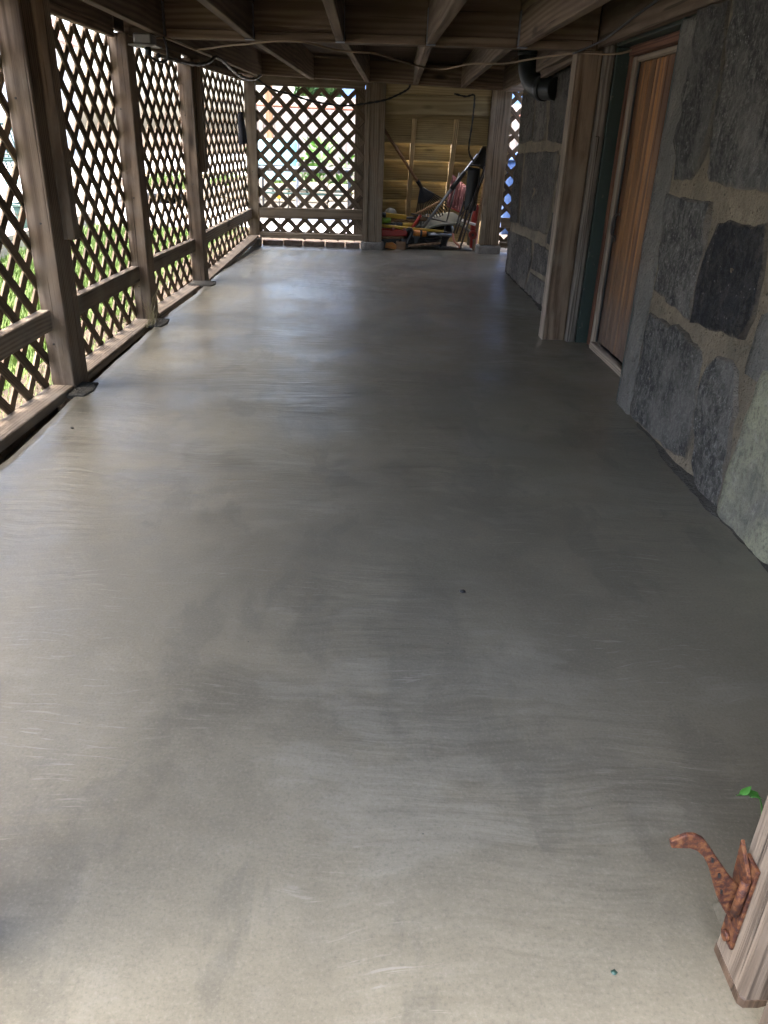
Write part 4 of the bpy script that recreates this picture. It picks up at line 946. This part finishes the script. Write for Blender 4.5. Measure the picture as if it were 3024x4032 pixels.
for k, (x, y, z, n, L, s, h, lab) in enumerate(((-.72, 12.8, .16, 46, .26, .28, .62, 'broad-leaved garden plant behind the glass table'), (-.98, 12.7, .16, 36, .22, .24, .42, 'broad-leaved plant half hidden by the teal chair'),
        (-.35, 13.0, .16, 40, .16, .3, .5, 'smaller leafy plant right of the broad-leaved one'), (-.05, 12.9, .16, 30, .13, .25, .35, 'low leafy plant near the middle post in the far bed'),
        (-1.7, 13.0, .16, 40, .18, .3, .55, 'leafy plant at the left of the far bed'), (1.9, 13.0, .16, 40, .2, .3, .6, 'leafy plant in the far bed beyond the blue bin'))):
    leafy('garden_plant', x, y, z, n, L, s, h, lab, group='plants in the far bed')
CF = thing('chain_link_fence', 'chain-link fence with a rusty red top rail across the far yard', 'fence', (-.5, 14.3, .1))
tube('top_rail', [(-1.95, 14.3, 1.33), (-.9, 14.3, 1.315), (4, 14.3, 1.30)], .022, 'rustrail', CF, 8)
for x in (-1.95, .4, 2.8): tube('fence_post', [(x, 14.33, .0), (x, 14.33, 1.36)], .025, 'wire', CF, 8)
q = []
def wirebar(a, b, r=.0022):
    a, b = Vector(a), Vector(b); d = (b - a).normalized(); s = d.cross(Vector((0, 1, 0))) * r; o = Vector((0, r, 0))
    q.extend([[a - s - o, b - s - o, b + s - o, a + s - o], [a - s + o, a + s + o, b + s + o, b - s + o], [a - s - o, a - s + o, b - s + o, b - s - o], [a + s - o, b + s - o, b + s + o, a + s + o]])
for k in range(0, 60):
    c = -1.95 + k * .08
    wirebar((c, 14.3, .1), (c + 1.2, 14.3, 1.3)); wirebar((c + 1.2, 14.303, .1), (c, 14.303, 1.3))
o = joined('wire_mesh', q, 'wire', CF); o['kind'] = 'stuff'
BF = thing('board_fence', 'tall pale wooden board fence behind the far yard', 'fence', (-.5, 15, 0))
x = -2.05; k = 0
while x < 5.0:
    abox('fence_board', (x, 15.0 + .012 * (k % 2), .05), (x + .138, 15.02 + .012 * (k % 2), 1.50 + .004 * (k % 3)), 'fence', BF, 'z', .003); x += .142; k += 1
for z in (.4, 1.2): abox('fence_rail', (-2.05, 15.033, z), (5, 15.07, z + .09), 'fence', BF, 'x', .003)
BH = thing('blue_house', 'blue clapboard house rising behind the board fence', 'house', (1.5, 19, 0))
abox('wall', (-.6, 19, -.1), (6.2, 25, 5.0), 'siding_blue', BH, 'x', 0)
for k in range(36): abox('clapboard', (-.6, 18.965 + .003 * (k % 2), -.05 + k * .14), (6.2, 19, .088 + k * .14), 'siding_blue', BH, 'x', .004)
abox('corner_board', (-.72, 18.95, -.1), (-.601, 19.1, 5.0), 'siding_white', BH, 'z', .004)
prism('roof', [(-1.3, 18.5, 4.95), (2.7, 18.5, 7.4), (6.7, 18.5, 4.95)], (0, 1, 0), 7, 'roof', BH, 0)
def tree(x, y, h, r, label, seed):
    P = thing('garden_tree', label, 'tree', (x, y, 0), 'trees behind the fence'); random.seed(seed)
    tube('trunk', curve_pts([(x, y, -.1), (x + .05, y, h * .3), (x - .05, y, h * .6), (x, y, h * .85)], 5), .1, 'darkm' if False else 'handle', P, 9, rs=[.12 - .09 * k / 15 for k in range(16)])
    for k in range(6):
        a = k * 1.05; tube('limb', [(x, y, h * (.3 + .08 * k)), (x + r * .4 * math.cos(a), y + r * .4 * math.sin(a), h * (.45 + .08 * k)), (x + r * .8 * math.cos(a), y + r * .8 * math.sin(a), h * (.55 + .07 * k))], .03, 'handle', P, 6)
    vs = []; fs = []; cl = [(Vector((random.uniform(-1, 1), random.uniform(-1, 1), random.uniform(-.8, 1))), random.uniform(.25, .5)) for _ in range(38)]
    for c, cr in cl:
        if c.length > 1.05: c = c.normalized()
        for _ in range(130):
            d = Vector((random.gauss(0, 1), random.gauss(0, 1), random.gauss(0, 1))).normalized() * cr * random.random() ** .4
            p = Vector((x, y, h * .62)) + Vector(((c.x + d.x) * r, (c.y + d.y) * r, (c.z + d.z) * h * .36))
            n = Vector((random.gauss(0, 1), random.gauss(0, 1), random.gauss(0, .6) + .5)).normalized(); u = n.orthogonal().normalized() * .06; v = n.cross(u) * .6; b = len(vs)
            vs += [tuple(p - u), tuple(p + v), tuple(p + u), tuple(p - v)]; fs.append((b, b + 1, b + 2, b + 3))
    me = bpy.data.meshes.new('crown'); me.from_pydata(vs, [], fs); add('crown', me, 'treeleaf', P)
tree(-1.0, 17.0, 2.3, .36, 'dark leafy tree showing above the far fence', 3)
tag(abox('cedar_post', (-1.66, 14.05, .0), (-1.55, 14.16, 1.75), 'cedar', None, 'z', .006), 'orange-brown timber post at the left end of the far fence', 'post')
RB = thing('recycling_bin', 'blue wheeled bin standing outside the right-hand lattice strip', 'bin', (1.75, 9.3, -.06))
sheet('body', lambda u, v: Vector((1.78 + (.24 + .05 * v) * max(-1, min(1, 1.35 * math.cos(2 * math.pi * u))), 9.5 + (.26 + .05 * v) * max(-1, min(1, 1.35 * math.sin(2 * math.pi * u))), -.05 + .80 * v)), 24, 6, .006, 'bluebin', RB)
sheet('lid', lambda u, v: Vector((1.47 + .62 * u, 9.17 + .66 * v, .765 + .05 * math.sin(math.pi * u) * math.sin(math.pi * v) + .03 * v)), 8, 8, .02, 'bluebin', RB)
for s in (-.2, .2): tube('wheel', [(1.78 + s - .02, 9.8, .03), (1.78 + s + .02, 9.8, .03)], .09, 'black', RB, 16)
